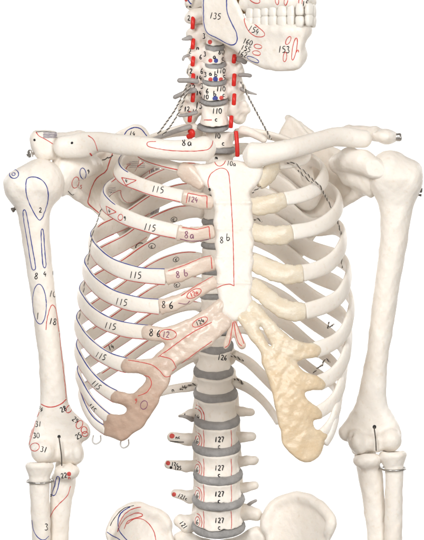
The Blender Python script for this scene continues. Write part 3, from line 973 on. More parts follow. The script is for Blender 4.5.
# vertebral arteries, seen red between the transverse processes
def artery(pts):
    V, F = tube([(q[0], q[1], q[2] + 2.2, *q[3:]) for q in pts], 2.2, 12, 2.0, capk=.35)
    return make_obj('vertebral_artery', V, F, RED, root)
for u, w, spans in ((193.3, 1, [(16, 29), (39, 49), (57, 66), (74, 84), (92, 102), (112, 122)]), (234.5, -2, [(55, 63), (74, 86), (94, 105), (116, 128)])):
    for a, b in spans:
        du = 0 if b < 110 else -3
        artery([(u + du, a, w + 3), (u + du - .4, (a + b) / 2, w), (u + du - .8, b, w + 2)])
artery([(188, 129, 8, 2.2), (191, 131, 8, 3.4), (192, 135, 9, 3.4), (187, 137, 12, 2.4)])
artery([(236, 131, 1), (237, 143, -2), (237.5, 157, -2)])

# nerve stubs
def stub(pts, r0, r1, m=NERVE):
    n = len(pts)
    V, F = tube([(*p, r0 + (r1 - r0) * i / (n - 1)) for i, p in enumerate(pts)], seg=9)
    return make_obj('spinal_nerve', V, F, m, root)
stub([(199, 82, 0), (190, 80.5, -2), (177, 80.5, -4)], 2.6, 2.6)
stub([(197, 90, 0), (188, 91.5, -2), (173, 98, -4)], 3.2, 2.2)
stub([(192, 37, 4), (187, 38.5, 2), (181.5, 39.5, 2)], 3.6, 1.0)
stub([(190, 55, 4), (184, 57, 0), (183, 61, 0)], 1.6, 1.4)
stub([(236, 59, 4), (243, 60, 0), (246, 64, 0)], 3.2, 3.6)
stub([(238, 75, 4), (246, 75, 0), (252, 76, -2)], 2.2, 2.0)
stub([(240, 88, 4), (248, 92, 0), (257, 94.5, -2)], 2.6, .8)
stub([(198, 112, 2), (186, 115, 0), (178, 116, 0)], 2.2, 1.6)
stub([(192, 126, 6), (176, 131, 0), (160, 137, -30), (151, 140, -42)], 3.0, 1.8)
stub([(238, 130, 14), (247, 131, 10), (258, 136, 4), (266, 141, -4)], 5.5, 3.4, BONE)
stub([(198, 127, 14), (182, 129, 12), (164, 133, 14)], 5.5, 3.6, BONE)
stub([(245, 508, 40), (251, 503, 30), (257, 500, 26)], 2.2, 1.5)
stub([(193, 420, 44), (186, 417, 26), (178.5, 416, 24)], 3.0, .8)

# twisted cords, dark and pale strands
def cord(pts, r=1.25, tw=3.2):
    A = even(cr(np.array([unp(*p) for p in pts]), 8), .6)
    T, Nn, B = frames(A)
    L = np.concatenate([[0], np.cumsum(np.linalg.norm(np.diff(A, axis=0), axis=1))])
    g = Geo()
    for k, m in ((0, 0), (np.pi, 1)):
        ph = (L + 1.2 * np.sin(L * .21)) * tw / 3.4 + k
        Q = A + (Nn * np.cos(ph)[:, None] + B * np.sin(ph)[:, None]) * r * .62
        t2, n2, b2 = frames(Q)
        rr = np.full(len(Q), r * .72)
        V, F = sweep(Q, rr, rr, t2, n2, b2, 6, False, 2.0)
        g.add(V, F, m)
    return g.build('nerve_cord', [DARK, PALE], root)
cord([(187, 85, -8), (182, 96, -14), (175, 110, -28), (166, 123, -44), (158, 134, -56)], .8)
cord([(190, 86, -8), (185, 97, -14), (180, 110, -26), (172, 124, -44), (163, 135, -58)], .75)
cord([(241, 82, -6), (249, 98, -16), (257, 113, -34), (264, 126, -52), (271, 139, -68)], .8)
cord([(287, 163, -52), (294, 163, -50), (299, 167, -49), (306, 173, -48), (314, 181, -44), (320, 186, -38), (324, 194, -30), (329, 203, -20), (336, 217, -22), (340, 230, -16), (341, 236, -14), (342, 268, -10)], .7)
cord([(298, 170, -48), (305, 177, -46), (312, 183, -44)], .75)
cord([(112, 192, -14), (101, 210, -10), (97, 222, -14), (93, 232, -14), (90, 248, -8), (88, 262, -6), (86, 272, -4), (84, 288, -2), (82, 300, -2), (79.5, 316, 0), (78, 332, 0)], .55)
for pts in ([(322, 366, -40), (325, 359, -42), (330, 362, -34)], [(312, 376, -48), (316, 370, -44), (323, 364, -40)], [(300, 398, -60), (301, 404, -62), (305, 406, -60)],
            [(329, 322, -48), (328, 328, -44), (334, 324, -36)], [(254, 220, -64), (258, 219, -62), (262, 222, -60)], [(252, 193, -66), (257, 189, -64), (261, 187, -62)]):
    cord(pts, .75)
cord([(199, 386, 34), (193, 384, 36), (188, 386, 44), (180, 389, 50)], .9)
cord([(231, 356, 34), (236, 357, 40), (243, 361, 50)], .9)
cord([(234, 379, 30), (239, 380, 36), (243, 384, 42)], 1.0)

# ------------------------------------------------------------------ metal fittings
def lathe_screw(name, c, d, prof, m):
    """little turned part: prof = list of (distance along d, radius)"""
    c = unp(*c); d = nrm(np.array(d, float))
    a = nrm(np.cross(d, [0.1, .3, 1.0])); b = np.cross(d, a)
    seg = 18; V = []; F = []
    th = np.linspace(0, 2 * np.pi, seg, endpoint=False)
    for x, r in prof:
        V.append(c + d * x + r * (np.cos(th)[:, None] * a + np.sin(th)[:, None] * b))
    V = np.concatenate(V); n = len(prof)
    for i in range(n - 1):
        for j in range(seg):
            F.append([i * seg + j, i * seg + (j + 1) % seg, (i + 1) * seg + (j + 1) % seg, (i + 1) * seg + j])
    F.append(list(range(seg))[::-1]); F.append([(n - 1) * seg + j for j in range(seg)])
    return make_obj(name, V, F, m, root, smooth=False)
lathe_screw('screw', (393.5, 137.5, 6), (1, -.05, -.1), [(0, 1.8), (2, 1.8), (2, 3.4), (3, 4.0), (6.5, 4.2), (8, 3.4), (8.4, 2), (8.4, .8)], STEEL)
lathe_screw('screw', (31, 157, 8), (-.25, -1, -.15), [(0, 2.6), (1.5, 2.6), (1.5, 3.8), (4, 4.0), (4.2, 2.4), (6.5, 2.4), (7.6, 1.2), (7.7, .3)], STEEL)
lathe_screw('screw', (16, 208, 12), (-.8, .5, -.2), [(0, 1.8), (3, 1.8), (3, 2.6), (5, 2.4), (5.2, .6)], DARK)
lathe_screw('screw', (418, 190, 12), (1, .1, -.2), [(0, 1.8), (2, 1.8), (2, 2.6), (4.2, 2.4), (4.4, .6)], DARK)
lathe_screw('screw', (418.5, 195, 12), (1, .1, -.2), [(0, 1), (2, 1), (2, 1.5), (3, 1.2), (3.1, .3)], DARK)

def wire(name, pts, r, m, closed=False):
    V, F = tube(pts, r, 8, 1.2)
    return make_obj(name, V, F, m, root)
def ring(cu, cv, cw, ru, rw, r, tilt=0.0, m=STEEL):
    th = np.linspace(0, 2 * np.pi, 36, endpoint=False)
    V = []; F = []; sg = 8
    for k, a in enumerate(th):
        e = np.array([math.cos(a), tilt * math.cos(a) + .16 * -math.sin(a), math.sin(a)])
        c = np.array([cu + ru * math.cos(a), cv + tilt * ru * math.cos(a) - .14 * rw * math.sin(a), cw + rw * math.sin(a)])
        for q in np.linspace(0, 2 * np.pi, sg, endpoint=False):
            V.append(c + r * (math.cos(q) * e + math.sin(q) * np.array([0, 1, 0])))
    for k in range(36):
        for j in range(sg):
            F.append([k * sg + j, k * sg + (j + 1) % sg, ((k + 1) % 36) * sg + (j + 1) % sg, ((k + 1) % 36) * sg + j])
    return make_obj('wire_ring', place(np.array(V), cw), F, m, root)
ring(40, 481, 5, 13.2, 12.5, 1.0, -.02)
ring(393, 468.5, 5, 12.6, 12, 1.0, 0)
wire('elbow_pin', [(59, 437, -4), (60.5, 448, -9), (61.5, 456, -10), (61.8, 466, -8)], .65, DARK)
wire('elbow_pin', [(374, 427, -4), (375, 434, -6), (375.8, 442, -9), (376.2, 451, -8)], .65, DARK)
for p in [(96.5, 440, -36), (124.5, 444, -58)]:
    u, v, w = p
    wire('nylon_loop', [(u - 3, v - 5, w + 3), (u - 4, v + 1, w), (u - 1, v + 4, w), (u + 4, v + 1, w), (u + 4, v - 5, w + 3)], .8, CLEAR)
for (u, v, w) in [(113, 155, -30), (108, 157, -22)]:
    wire('joint_wire', [(u, v, w), (u - 3, v + 2.5, w + 3), (u - 6, v + 3, w + 6)], .6, DARK)

# ------------------------------------------------------------------ hip bones and sacrum
def hip(side):
    if side < 0:
        F_ = Field((96, 494, -52), (200, 622, 62), 1.0)
        out = [(107, 531), (110, 522), (117, 511.5), (126, 505.5), (137, 503.5), (148, 506.5), (158, 511), (165.5, 515.5), (170, 523), (174, 540), (180, 560), (186, 580), (178, 606), (160, 612), (140, 602), (126, 585), (116, 562), (109, 544)]
        um = F_.U2
    else:
        F_ = Field((252, 484, -52), (346, 622, 62), 1.0)
        out = [(262, 527), (263.5, 517), (271, 504), (284, 496.5), (297, 493.5), (311, 496), (324.5, 504.5), (334, 517.5), (331, 530), (327, 548), (318, 575), (306, 598), (286, 610), (266, 604), (256, 584), (262, 556), (266, 540)]
        um = 434 - F_.U2
    d = F_.poly(out, 5, 1.2)
    # the wing is a shallow bowl that opens forward, its crest thickened
    w0 = ip(um, [100, 112, 135, 160, 185], [-26, -8, 22, 34, 30]) - ip(F_.V2, [495, 515, 560, 620], [0, 6, 10, -10])
    w0 = F_.blur(w0, 9)
    T = 3.2 + 3.2 * np.exp(-(d / 6) ** 2)
    F_.f = F_.inflate(d, 4.5, T, w0)
    cp = out[:9] if side < 0 else out[:9]
    wc = lambda u, v: float(ip(u if side < 0 else 434 - u, [100, 112, 135, 160, 185], [-26, -8, 22, 34, 30]) - ip(v, [495, 515, 560, 620], [0, 6, 10, -10]))
    mu, mv = np.mean([q[0] for q in out]), np.mean([q[1] for q in out])
    ch = []
    for q in cr(np.array(cp), 5):
        e = np.array([mu - q[0], mv - q[1]]); e = e / np.linalg.norm(e) * 4.2
        ch.append((q[0] + e[0], q[1] + e[1], wc(q[0] + e[0], q[1] + e[1]) - 2, 4.2))
    F_.add(F_.chain(ch, 3), 5)
    V, F = F_.mesh(2, .6)
    return make_obj('hip_bone', place(V, 10), F, BONE, root)
HPL = hip(-1); HPR = hip(1)
def sacrum():
    F_ = Field((160, 520, -6), (280, 622, 70), 1.1)
    d = F_.poly([(172, 540), (177, 532), (186, 530), (198, 536), (218, 540), (240, 535), (250, 528), (258, 526), (266, 532), (269, 542), (262, 570), (244, 605), (218, 616), (194, 605), (178, 570)], 4, 2)
    F_.f = F_.inflate(d, 8, 11, 34 + (F_.V2 - 530) * .2)
    V, F = F_.mesh(2)
    return make_obj('sacrum', place(V, 34), F, BONE, root)
sacrum()

# ------------------------------------------------------------------ skull
def arch(t, v):
    P = cr(np.array([(248, -36.), (258, -46), (272, -58), (286, -69), (298, -77), (307, -79), (313, -70), (313, -56), (306, -36), (296, -14), (288, 4)]), 10)
    P = even(np.column_stack([P, np.zeros(len(P))]), 1.0)[:, :2]
    i = min(len(P) - 2, max(1, int(t * (len(P) - 1))))
    d = nrm(P[i + 1] - P[i - 1])
    return P[i], d
def jaw():
    F_ = Field((194, -22, -92), (322, 80, 72), 1.0)
    d = F_.poly([(201, -14), (201.5, 5), (202.5, 22), (205.5, 33), (215, 39), (226, 45), (234, 50), (242, 57), (252, 64), (265, 69.8), (280, 72), (292, 71.5), (299.5, 69), (302.5, 61), (303.5, 51), (306, 43), (309, 34),
                 (310, 27), (303, 26), (285, 27), (266, 26), (252, 23.5), (245, 17), (241, 8), (236, -3), (233, -14), (226, -8), (214, -6), (208, -14)], 4, 1.0)
    w0 = F_.blur(ip(F_.U2, [200, 215, 240, 270, 292, 302, 312], [-10, -17, -33, -55, -68, -69, -62]), 4)
    F_.f = F_.inflate(d, 5.5, ip(F_.U2, [200, 240, 300], [4.6, 6, 8]), w0)
    F_.add(F_.ell((296, 60, -62), (8, 8.5, 11)), 6)             # chin
    F_.add(F_.chain([(298, 55, -60, 9), (297, 47, -36, 7), (290, 40, 4, 7), (276, 32, 42, 7), (266, 10, 52, 7), (264, -10, 54, 6)], 3), 5)
    ap = [arch(t_, 0)[0] for t_ in np.linspace(.02, .98, 12)]
    F_.add(F_.chain([(a[0] - 8.5, 32, a[1] + 7, 5.5) for a in ap], 2), 7)
    V, F = F_.mesh(2)
    return make_obj('mandible', place(V, -40), F, BONE, root)
JAW = jaw()
def skull():
    F_ = Field((150, -170, -112), (330, 24, 130), 1.6)
    F_.f = F_.ell((222, -95, 22), (74, 70, 84))
    F_.add(F_.ell((285, -24, -34), (24, 36, 34)), 12)           # maxilla
    ap = [arch(t_, 0)[0] for t_ in np.linspace(.02, .98, 12)]
    F_.add(F_.chain([(a[0] - 5, 4, a[1] + 6, 7) for a in ap], 2), 7)
    F_.add(F_.ell((298, -4, -50), (14, 12, 24)), 6)
    F_.add(F_.ell((282, 3, -46), (24, 9, 18)), 6)
    F_.add(F_.chain([(258, -28, -64, 10), (236, -24, -46, 6), (206, -22, -18, 5)], 3), 4)
    F_.add(F_.chain([(262, -30, -60, 11), (256, -8, -46, 6), (262, 4, -44, 5)], 3), 4)
    F_.add(F_.cone((190, -20, -2), (189, 2, 2), 9, 4), 5)       # mastoid
    F_.add(F_.ell((255, 6, -28), (11, 13, 10)), 5)
    F_.cut(F_.ell((280, -62, -72), (17, 15, 24)), 4)
    F_.cut(F_.ell((312, -66, -46), (12, 14, 22)), 4)
    F_.cut(F_.ell((307, -34, -68), (8, 14, 16)), 3)
    V, F = F_.mesh(3)
    return make_obj('skull', place(V, -20), F, BONE, root)
SKU = skull()
def teeth(parent, vc, hgt, n, sgn):
    for k in range(n):
        t = (k + .5) / n
        p, d = arch(t, vc)
        wd = 5.3 if t < .3 or t > .8 else 4.5
        dp = 4.6 if t < .3 or t > .8 else 2.8
        seg = 14; V = []; F = []
        a = np.linspace(0, 2 * np.pi, seg, endpoint=False)
        ca = np.sign(np.cos(a)) * np.abs(np.cos(a)) ** .6; sa = np.sign(np.sin(a)) * np.abs(np.sin(a)) ** .6
        nn = np.array([d[1], -d[0]])
        jv = RNG.uniform(-.8, .8); wd *= RNG.uniform(.92, 1.1); hk = hgt * RNG.uniform(.9, 1.12)
        ks = [(-1, .45), (-.93, .8), (-.6, .97), (0, 1), (.6, .9), (1.2, .7), (1.3, .2)]
        for y, s_ in ks:
            q = p[None] + d[None] * (ca * wd * s_)[:, None] + nn[None] * (sa * dp * s_)[:, None]
            V.append(np.stack([q[:, 0], np.full(seg, vc + jv - sgn * y * hk), q[:, 1]], 1))
        V = np.concatenate(V)
        for i in range(len(ks) - 1):
            for j in range(seg):
                F.append([i * seg + j, i * seg + (j + 1) % seg, (i + 1) * seg + (j + 1) % seg, (i + 1) * seg + j])
        F.append(list(range(seg))[::-1]); F.append([(len(ks) - 1) * seg + j for j in range(seg)])
        if sgn < 0:
            F = [f[::-1] for f in F]
        make_obj('tooth', place(V, -50), [f[::-1] for f in F], TOOTH, parent)
teeth(SKU, 12, 5.6, 16, 1)
teeth(JAW, 21.6, 4.8, 16, -1)
V, F = tube([(237, -18, -14, 4), (239, -4, -18, 5), (242, 6, -24, 4.5), (246, 13, -30, 3)], seg=10)  # brown tube paints in the shade of the gap between ramus and maxilla
make_obj('jaw_gap_shade', V, F, mat('gap_shade_brown', (.22, .13, .05), (.30, .19, .09), .5, 80, .2, 200), root)
lathe_screw('screw', (247, 14.5, -34), (.4, .3, -1), [(0, 2), (2, 2), (2.4, 1.4), (2.5, .4)], DARK)

# ------------------------------------------------------------------ painted marks on the bones
p = Painter(JAW)
p.stroke([(203.5, -8), (203.5, 10), (204, 24), (207.5, 33), (217, 38), (227, 43.5), (233, 45), (237, 41), (236.5, 33), (232, 24), (227.5, 13), (226.5, 2), (227, -8)], 'b', 1.1)
p.text('135', 215.5, 16, 6.5, 8)
p.stroke([(244.5, 18.5), (250, 21), (258, 27), (264.5, 33), (263, 36.5), (256, 36.5), (249.5, 32), (245.5, 25)], 'r', .9, True)
p.text('154', 254, 30, 6.2, 24)
p.text('160', 248, 42, 5.4, 18); p.text('155', 246, 48.5, 5.4, 18); p.text('162', 242.5, 54, 5.4, 18)
p.oval(258, 46.5, 4, 2.2, 10); p.oval(256.5, 53, 4.2, 2.2, 10); p.oval(253, 59.5, 6.6, 2, 24, 'b')
p.text('153', 284, 49.5, 6.5, 2); p.oval(288.3, 40.5, 2, 4.6, 28); p.oval(285, 57, 1.8, 5, 6); p.oval(294.5, 49, 2, 11.5, 10)
p.text('n', 298, 50, 5, 0, 'r')
p.done()
p = Painter(SKU)
p.stroke([(248, -6), (250, 0), (256, 3.4), (260, 2), (258, -4)], 'r'); p.oval(277, 0, 1.8, 5, -6); p.oval(286, 0, 1.8, 5.6, 6); p.oval(300.5, 2, 1.7, 6, 4)
p.text('15', 305.5, 3.5, 5.5); p.stroke([(186, -4), (190, 3), (194, 4), (198, 0)], 'b', 1.2); p.dot(186, 0, 1.4, 'r')
p.done()

p = Painter(HUL)
p.oval(14, 174, 4.6, 4.4, 0, 'b', 1.0); p.oval(13.6, 174.2, 1.8, 1.6, 0, 'b', .9)
p.stroke([(27.5, 178.5), (35, 177), (43, 181), (47.5, 189), (48, 200), (45, 211), (40.5, 220), (36.5, 217), (31, 207), (27, 197), (25.8, 187)], 'b', .95, True)
p.text('2', 40.5, 210, 5, 0)
p.stroke([(23, 212), (25.5, 210.5), (28, 222), (31.5, 243), (35.5, 266), (34, 270), (31.5, 267), (28, 245), (24.5, 225)], 'b', .95, True)
p.stroke([(41.2, 230.5), (43.4, 231), (44.5, 248), (46, 265), (44.5, 268), (42.8, 264), (41.5, 246)], 'b', .95, True)
p.text('8', 36.5, 276, 6.5, 8); p.text('4', 45, 274, 5); p.text('1', 53, 273, 4, -8)
p.oval(39.5, 304, 6.8, 20, -2, 'b'); p.text('1', 38, 316, 7); p.text('10', 53, 294, 6.5, 8); p.text('18', 53, 321.5, 6.5, 8)
p.stroke([(46, 330), (47, 320), (50, 308), (53, 305), (56, 310), (57.5, 322), (59, 332)], 'r')
p.stroke([(59.5, 333), (61, 350), (63.5, 372), (65.5, 390), (66, 398)], 'r', .8)
p.stroke([(66.5, 399), (61, 404), (53, 407), (46, 406.5), (41, 404)], 'r', 1.0)
for (t, u, v, h, r) in (('24', 40.5, 409, 4.5, 30), ('28', 63.5, 409, 5.5, -24), ('29', 75.5, 420, 5, 40), ('25', 78.5, 436, 5, -30), ('31', 38.5, 424, 5.5, 0), ('30', 36.5, 435.5, 5.5, 0), ('31', 44, 449.5, 5.5, 12)):
    p.text(t, u, v, h, r)
p.oval(69, 409, 2.6, 4.2, 30); p.oval(79.5, 424.5, 3, 4.4, 30); p.oval(84, 430, 3, 3.4, 0); p.oval(85, 434, 3, 2.6, 0); p.oval(34.8, 447, 4.6, 4, -20)
p.stroke([(39.5, 412), (36, 420), (33, 432), (30.5, 440), (29.5, 445)], 'r', .8); p.stroke([(37, 413), (34, 423), (31, 434), (30, 437)], 'r', .7)
p.dot(59, 436.5, 1.4, 'k')
p.done()
p = Painter(HUR); p.dot(374.4, 427, 1.6, 'k'); p.done()
p = Painter(RAL)
p.text('3', 46.5, 527, 6.5, 0); p.stroke([(32, 520), (33.5, 530), (38, 537.5), (44, 540), (49, 536)], 'b'); p.done()
p = Painter(ULL)
p.stroke([(56.8, 477), (59.5, 478), (57.8, 488), (54.5, 495.5), (52, 494), (54.5, 486)], 'b', .95, True)
p.text('22', 64, 475.5, 5, -10); p.dot(69, 474, 1.8, 'r'); p.text('n', 69.5, 477, 4, 0, 'r')
p.stroke([(70.5, 486), (67, 496), (60, 503), (52.5, 512), (49, 521)], 'r'); p.text('.', 50.5, 494, 6); p.dot(50.5, 495.5, 1.2, 'k')
p.done()

p = Painter(SCL)
p.oval(75.5, 182.5, 3.4, 5.8, 12); p.oval(83, 173.5, 3, 5.6, -8, 'b'); p.text('9', 88.5, 171.5, 4.5); p.text('5', 81, 187, 3.6, 0, 'r')
p.stroke([(113, 152), (109, 163), (106, 171), (97, 178), (92, 187), (89, 197), (88, 203), (93, 208), (99, 213)], 'r', 1.1)
p.stroke([(124, 135), (128, 130), (135, 127.5), (141, 129), (146, 135), (150, 140)], 'b', 1.1); p.text('14', 132.5, 133.5, 5, 10)
p.stroke([(36, 132), (39, 136), (45, 139), (53, 144)], 'r'); p.stroke([(36, 132), (44, 131.5), (56, 132.5)], 'k', .8)
p.patch(43, 132, 57, 138, 'g', 5); p.dot(34.5, 140, 1.0, 'k')
[p.stroke([(u_, 168), (u_ + .6, 190), (u_ - .3, 215)], 'g', 1.5) for u_ in (151.5, 153, 156, 157.5, 159)]; p.stroke([(160.5, 168), (161, 185), (160, 205), (157, 216)], 'k', 1.0)
p.stroke([(149.5, 170), (150.5, 190), (149.5, 214)], 'r', .9); p.stroke([(154, 170), (155, 190), (154, 214)], 'k', .7)
p.oval(140, 246.5, 4.5, 3.4, -20, 'k', .9)
p.stroke([(68, 191), (72, 195), (74, 194)], 'k', .8)
p.done()

p = Painter(CLL)
p.stroke([(213, 138), (212, 145), (207.5, 149.5), (196, 151), (180, 151), (166, 150), (151, 147.3), (147, 145), (148.5, 141.8), (156, 141.4)], 'r')
p.text('8a', 187.5, 142.5, 7, 0, 'k', 1.0, .8)
p.stroke([(88, 135.5), (93, 139), (96, 145), (97.5, 151)], 'r'); p.dot(72, 143, 1.1, 'k')
p.stroke([(90, 153), (93, 158)], 'r', 2.2, smooth=0)
p.done()

# ribs: edge lines and numbers
TXT = {2: [('115', 158, 189.5, 6.8, 8)], 3: [('115', 150, 227.5, 6.8, 10)], 4: [('115', 135.5, 275, 6.8, 5)], 5: [('115', 121.5, 302, 6.8, 10)],
       6: [('115', 110.5, 326, 6.5, 12)], 7: [('115', 101, 356, 6, 24)], 8: [('115', 96.5, 385, 5.4, 42)], 9: [('115', 92, 408, 5, 48)]}
for i in range(1, 13):
    p = Painter(RIBS[(i, -1)][0])
    k = (i, -1)
    if 4 <= i <= 10:
        rib_line(k, 22, .02, .52, 'b', p, 1.0)
        rib_line(k, 158, .02, .56, 'r', p, .8)
        rib_line(k, 200, .44, .62, 'r', p, .8)
    if i in (2, 3):
        rib_line(k, 150, .04, .5, 'r', p, .9)
        rib_line(k, 30, .3, .56, 'b', p, .9)
    if 2 <= i <= 10:
        rib_line(k, -28, .52, .93, 'r', p, .9)       # upper inner edge, seen from the front
        rib_line(k, 212, .5, .75, 'r', p, .6)
    if i == 1:
        rib_line(k, 150, .04, .4, 'r', p, .9)
    for t in TXT.get(i, ()):
        p.text(t[0], t[1], t[2], t[3], t[4])
    if i == 2:
        p.stroke([(121.5, 177.5), (136.5, 180.2), (126, 185.5)], 'r', .85, True, smooth=0); p.text('4', 126.5, 180.8, 4.5)
        p.patch(126, 161, 144, 168, 'g', 4, .5, 3)
    if i == 3:
        p.stroke([(106, 206), (116.5, 212), (108, 215)], 'r', .85, True, smooth=0); p.text('4', 109.5, 211, 4.2)
        p.oval(120.5, 217.3, 2.4, 3.2, 10); p.text('9', 125, 218.5, 4.6)
        p.patch(106, 187, 115, 193, 'g', 3, .5, 2)
    if i in (6, 7, 8):
        u0 = 150 if i == 6 else 168
        vv = SPI[i] + (12 if i == 6 else 4)
    if i == 6: p.oval(152, 246, 3.4, 2.6, 0, 'k', .5); p.text('c', 152, 246, 4.5)
    if i == 7: p.oval(176, 259.5, 3.1, 2.4, -20, 'k', .5); p.text('c', 176.5, 259, 4.5)
    if i == 8: p.oval(177, 285, 3.1, 2.4, -20, 'k', .5); p.text('c', 177, 284.5, 4.5)
    if i == 5: p.text('c', 174, 219, 5); p.oval(174, 219.5, 3.1, 2.4, -20, 'k', .5)
    if i == 9: p.text('14', 111, 347, 5, -25)
    if i == 10: p.text('14', 136, 391, 4.6, -35)
    if i == 12: p.text('n', 173, 389.5, 4.6, -10); p.text('14', 184, 387.5, 4.6, -8)
    p.done()

# cartilage writing
p = Painter(CRT[(2, -1)]); p.text('124', 193, 199.5, 5.5, 6, 'p'); p.stroke([(186, 203), (188, 193), (202, 196), (207, 196), (207, 208)], 'r', .9, smooth=0); p.done()
p = Painter(CRT[(3, -1)]); p.text('8a', 190, 235, 7, 4, 'p', 1.0, .8); p.stroke([(180, 239), (190, 241), (202, 240.5), (209, 239)], 'p', 1.0); p.stroke([(182, 227.5), (197, 229.5), (209, 226.5), (210, 239)], 'r', .9, smooth=0); p.done()
p = Painter(CRT[(4, -1)]); p.text('8', 178, 274.5, 7, -5, 'p'); p.text('b', 186, 272.5, 7, -8, 'p'); p.stroke([(168, 271), (185, 265), (203, 257.5), (211, 256)], 'r'); p.stroke([(211, 257), (212, 269)], 'r', smooth=0); p.done()
p = Painter(CRT[(5, -1)]); p.text('8', 164, 304.5, 7.5, 0); p.text('6', 171.5, 305, 7.5, 0, 'k', 1.1); p.oval(194, 293.5, 8, 3.6, -28); p.text('12a', 194, 293.5, 4.6, -28, 'r'); p.stroke([(181, 296), (196, 286), (215, 275)], 'r'); p.stroke([(178, 303), (186, 304), (190, 301)], 'p'); p.done()
p = Painter(CRT[(7, -1)])
p.text('8', 151.5, 332.5, 7.5, 4); p.text('6', 159, 333.5, 7, 4, 'k', 1.1); p.text('12', 166, 334.5, 6, 4, 'p'); p.oval(168, 334.5, 8.5, 5, 2); p.oval(200, 322, 8.5, 3.6, -28); p.text('124', 200, 322, 4.8, -28)
p.stroke([(128, 360), (140, 362), (152, 365), (160, 371), (166, 377), (176, 372), (172, 360), (160, 356)], 'r', .8)
p.stroke([(143, 375.5), (149, 377), (151.5, 384), (147, 392), (138, 396)], 'r', .8); p.stroke([(158, 357), (172, 347), (190, 334), (212, 322)], 'r', .8)
p.stroke([(212, 341), (190, 357), (172, 371)], 'r', .7)
p.text('9', 136, 401, 5, 10, 'r'); p.oval(144, 405, 3.4, 4.4, 20, 'p', .8)
p.done()

# spine writing
for nm, v in (('L2', 441), ('L3', 469.5), ('L4', 495.5), ('L5', 522)):
    p = Painter(VERT[nm])
    p.text('127', 219.5, v - 1.5, 5.4, 0, 'k', 1.1); p.text('c', 219.5, v + 5, 5.4, 0, 'k', 1.1)
    for u in (203.5, 231):
        p.stroke([(u, v - 11), (u + .6, v), (u - .3, v + 12)], 'r', .75)
    p.stroke([(196, v - 9), (200, v - 6.5), (202, v), (200.5, v + 7), (198, v + 10)], 'r', .75)
    p.oval(197.5, v - .5, 2.4, 5, 0); p.text('6', 197.5, v, 5)
    tx = {'L2': 171, 'L3': 168, 'L4': 175, 'L5': 181}[nm]; tv = {'L2': 437, 'L3': 465, 'L4': 494, 'L5': 522}[nm]
    if nm == 'L2':
        p.dot(172, 436, 2.2, 'r'); p.text('nc', 178, 437, 4); p.stroke([(170, 441), (178, 442), (184, 442)], 'k', 1.1)
    if nm == 'L3':
        p.dot(168, 463, 1.9, 'r'); p.dot(171, 467.5, 1.2, 'k'); p.text('12c', 175, 464, 4, 0); p.text('125', 178, 468, 3.8)
    if nm == 'L4':
        p.dot(174, 494.5, 1.8, 'r'); p.text('121c', 183, 497, 4.2, 22)
    if nm == 'L5':
        p.text('121', 183.5, 525, 4.6, 50)
    p.done()
p = Painter(VERT['L1'])
for k in (0, 1):
    p.stroke([(196 - k, 405 + k * 3), (200 - k, 407 + k * 3), (204 - k * 2.5, 414), (204.5 - k * 3, 424)], 'r', .85)
p.text('14', 197, 417, 5, 0); p.text('1c', 186, 416, 4.6, 6)
p.done()
p = Painter(VERT['T11']); p.text('126', 222.5, 357.5, 5.4, 4, 'k', 1.0); p.done()
p = Painter(VERT['T1']); p.text('10', 217.5, 136, 4.8); p.text('c', 223.5, 143, 5.4); p.done()
p = Painter(VERT['T2']); p.text('m', 216.5, 157, 4.8); p.done()
CT = {'C3': [('3', 204, 36, 5)], 'C4': [('80', 221.5, 52, 5.2), ('a', 214.5, 56.5, 5), ('c', 223, 58, 5), ('3', 205, 54, 5), ('12', 188.5, 51, 5), ('n', 198, 47.5, 5), ('6', 201, 57, 5)],
      'C5': [('110', 221, 71, 5), ('a', 210.5, 73.5, 5), ('b', 216, 74, 5.4), ('c', 224.5, 75.5, 5), ('12', 189.5, 71, 5), ('14', 199, 78, 5), ('6', 202, 71, 5.5), ('3', 205.5, 74.5, 5)],
      'C6': [('110', 221, 89, 5), ('b', 215, 93.5, 5.6), ('c', 224, 94.5, 5), ('12', 192, 87.5, 5.5), ('6', 207.5, 91, 5), ('10', 206, 97, 4.6), ('3', 202, 86, 5), ('14', 199, 93, 4.8)],
      'C7': [('110', 217, 111, 5.4), ('c', 216.5, 119, 5.4), ('13', 199, 105.5, 6), ('12', 187, 109, 5), ('14', 195, 111.5, 5)],
      'C2': [('2', 189, 18, 5), ('14', 196, 27, 5), ('3', 199, 31, 4.6)], 'C1': [('12', 189, 5, 5.4)]}
DOT = {'C3': [(210, 42, 1.9, 'r')], 'C4': [(210.5, 60.6, 1.7, 'r'), (216, 60.6, 1.9, 'b')], 'C5': [(210.5, 79.5, 1.8, 'r'), (215.5, 79.3, 2.2, 'b'), (221, 79.5, 1.8, 'r')], 'C6': [(215.3, 98.6, 2.3, 'b'), (221.5, 98, 1.8, 'r')]}
for nm in ('C1', 'C2', 'C3', 'C4', 'C5', 'C6', 'C7'):
    p = Painter(VERT[nm])
    for (t, u, v, h) in CT.get(nm, ()):
        p.text(t, u, v, h, 0, 'k', 1.0)
    for q in DOT.get(nm, ()):
        p.dot(*q)
    if nm == 'C7':
        p.stroke([(204, 120), (212, 120)], 'r', 1.1, smooth=0)
    p.done()

# hip drawing
p = Painter(HPL)
p.stroke([(141, 507), (132, 509), (124, 515), (119, 524), (117.5, 532)], 'r', .9); p.stroke([(117.5, 532), (121, 524), (127, 517), (136, 513), (142, 514), (142, 516), (136, 518), (128, 521), (124, 529)], 'r', .9)
p.stroke([(127, 524), (134, 519), (142, 519), (149, 524), (154, 532), (156, 541)], 'r', .8)
p.stroke([(130, 507), (122, 512), (118, 520), (119, 530), (124, 537), (128, 541)], 'b', 1.0); p.stroke([(107, 532), (112, 535.5), (118, 538.5), (121, 541)], 'b', 1.0)
p.stroke([(134, 505.5), (124, 508.5), (116, 516), (110, 526)], 'k', .7)
p.done()

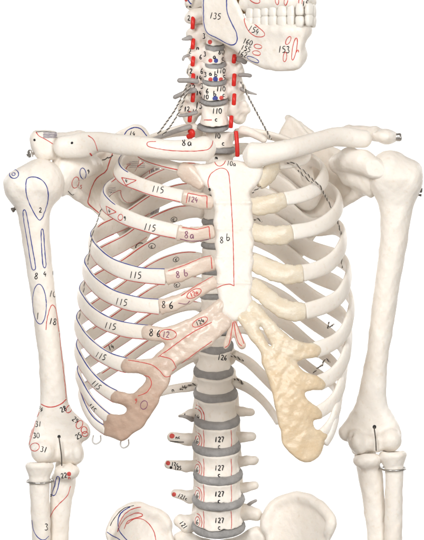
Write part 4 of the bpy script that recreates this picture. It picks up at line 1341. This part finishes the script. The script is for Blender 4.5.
# ------------------------------------------------------------------ backdrop
def backdrop():
    g = []
    prof = [(1.9, 0), (2.6, .08)] + [(3.2 + .5 * math.sin(a), .6 - .5 * math.cos(a)) for a in np.linspace(.1, math.pi / 2, 12)] + [(3.7, 2.7)]
    V = []; F = []
    for y, z in prof:
        V += [(-2.4, y, z), (2.4, y, z)]
    for i in range(len(prof) - 1):
        F.append([2 * i, 2 * i + 1, 2 * i + 3, 2 * i + 2])
    me = bpy.data.meshes.new('backdrop'); me.from_pydata(V, [], F)
    me.materials.append(mat('white_paper', (.90, .90, .90), (.92, .92, .92), .8, 3, .02, 60))
    me.polygons.foreach_set('use_smooth', np.ones(len(me.polygons), bool))
    o = bpy.data.objects.new('backdrop', me); C.collection.objects.link(o)
    o['kind'] = 'structure'; o['label'] = 'plain white seamless studio backdrop behind the skeleton'; o['category'] = 'backdrop'
backdrop()

# ------------------------------------------------------------------ light
def area(name, loc, target, size, power, col=(1, 1, 1), sy=None):
    l = bpy.data.lights.new(name, 'AREA'); l.energy = power; l.color = col
    l.shape = 'RECTANGLE'; l.size = size; l.size_y = sy or size
    o = bpy.data.objects.new(name, l); C.collection.objects.link(o)
    o.location = loc
    o.rotation_euler = (Vector(target) - Vector(loc)).to_track_quat('-Z', 'Y').to_euler()
    return o
area('key_softbox', (-1.0, -2.5, 2.5), (0, 0, 1.3), 1.1, 52, (1, .995, .985))
area('fill_softbox', (1.5, -2.7, 1.7), (0, 0, 1.3), 1.3, 40, (1, .995, .985))
area('backdrop_light', (-2.3, 2.2, 2.5), (-.7, 3.7, 1.3), 1.2, 88)
area('backdrop_light', (2.3, 2.2, 2.5), (.7, 3.7, 1.3), 1.2, 88)
w = bpy.data.worlds.new('World'); C.world = w; w.use_nodes = True
w.node_tree.nodes['Background'].inputs[0].default_value = (1, .945, .88, 1)
w.node_tree.nodes['Background'].inputs[1].default_value = .37

# ------------------------------------------------------------------ camera
cam = bpy.data.cameras.new('camera'); co = bpy.data.objects.new('camera', cam); C.collection.objects.link(co)
co.location = (0, -D, Z0); co.rotation_euler = (math.pi / 2, 0, 0)
cam.sensor_fit = 'VERTICAL'; cam.sensor_height = 24
cam.lens = 24 * D / (540 * S)
cam.clip_end = 100; cam.clip_start = .1
C.camera = co
C.view_settings.view_transform = 'Standard'; C.view_settings.look = 'None'
C.view_settings.exposure = 0; C.view_settings.gamma = 1
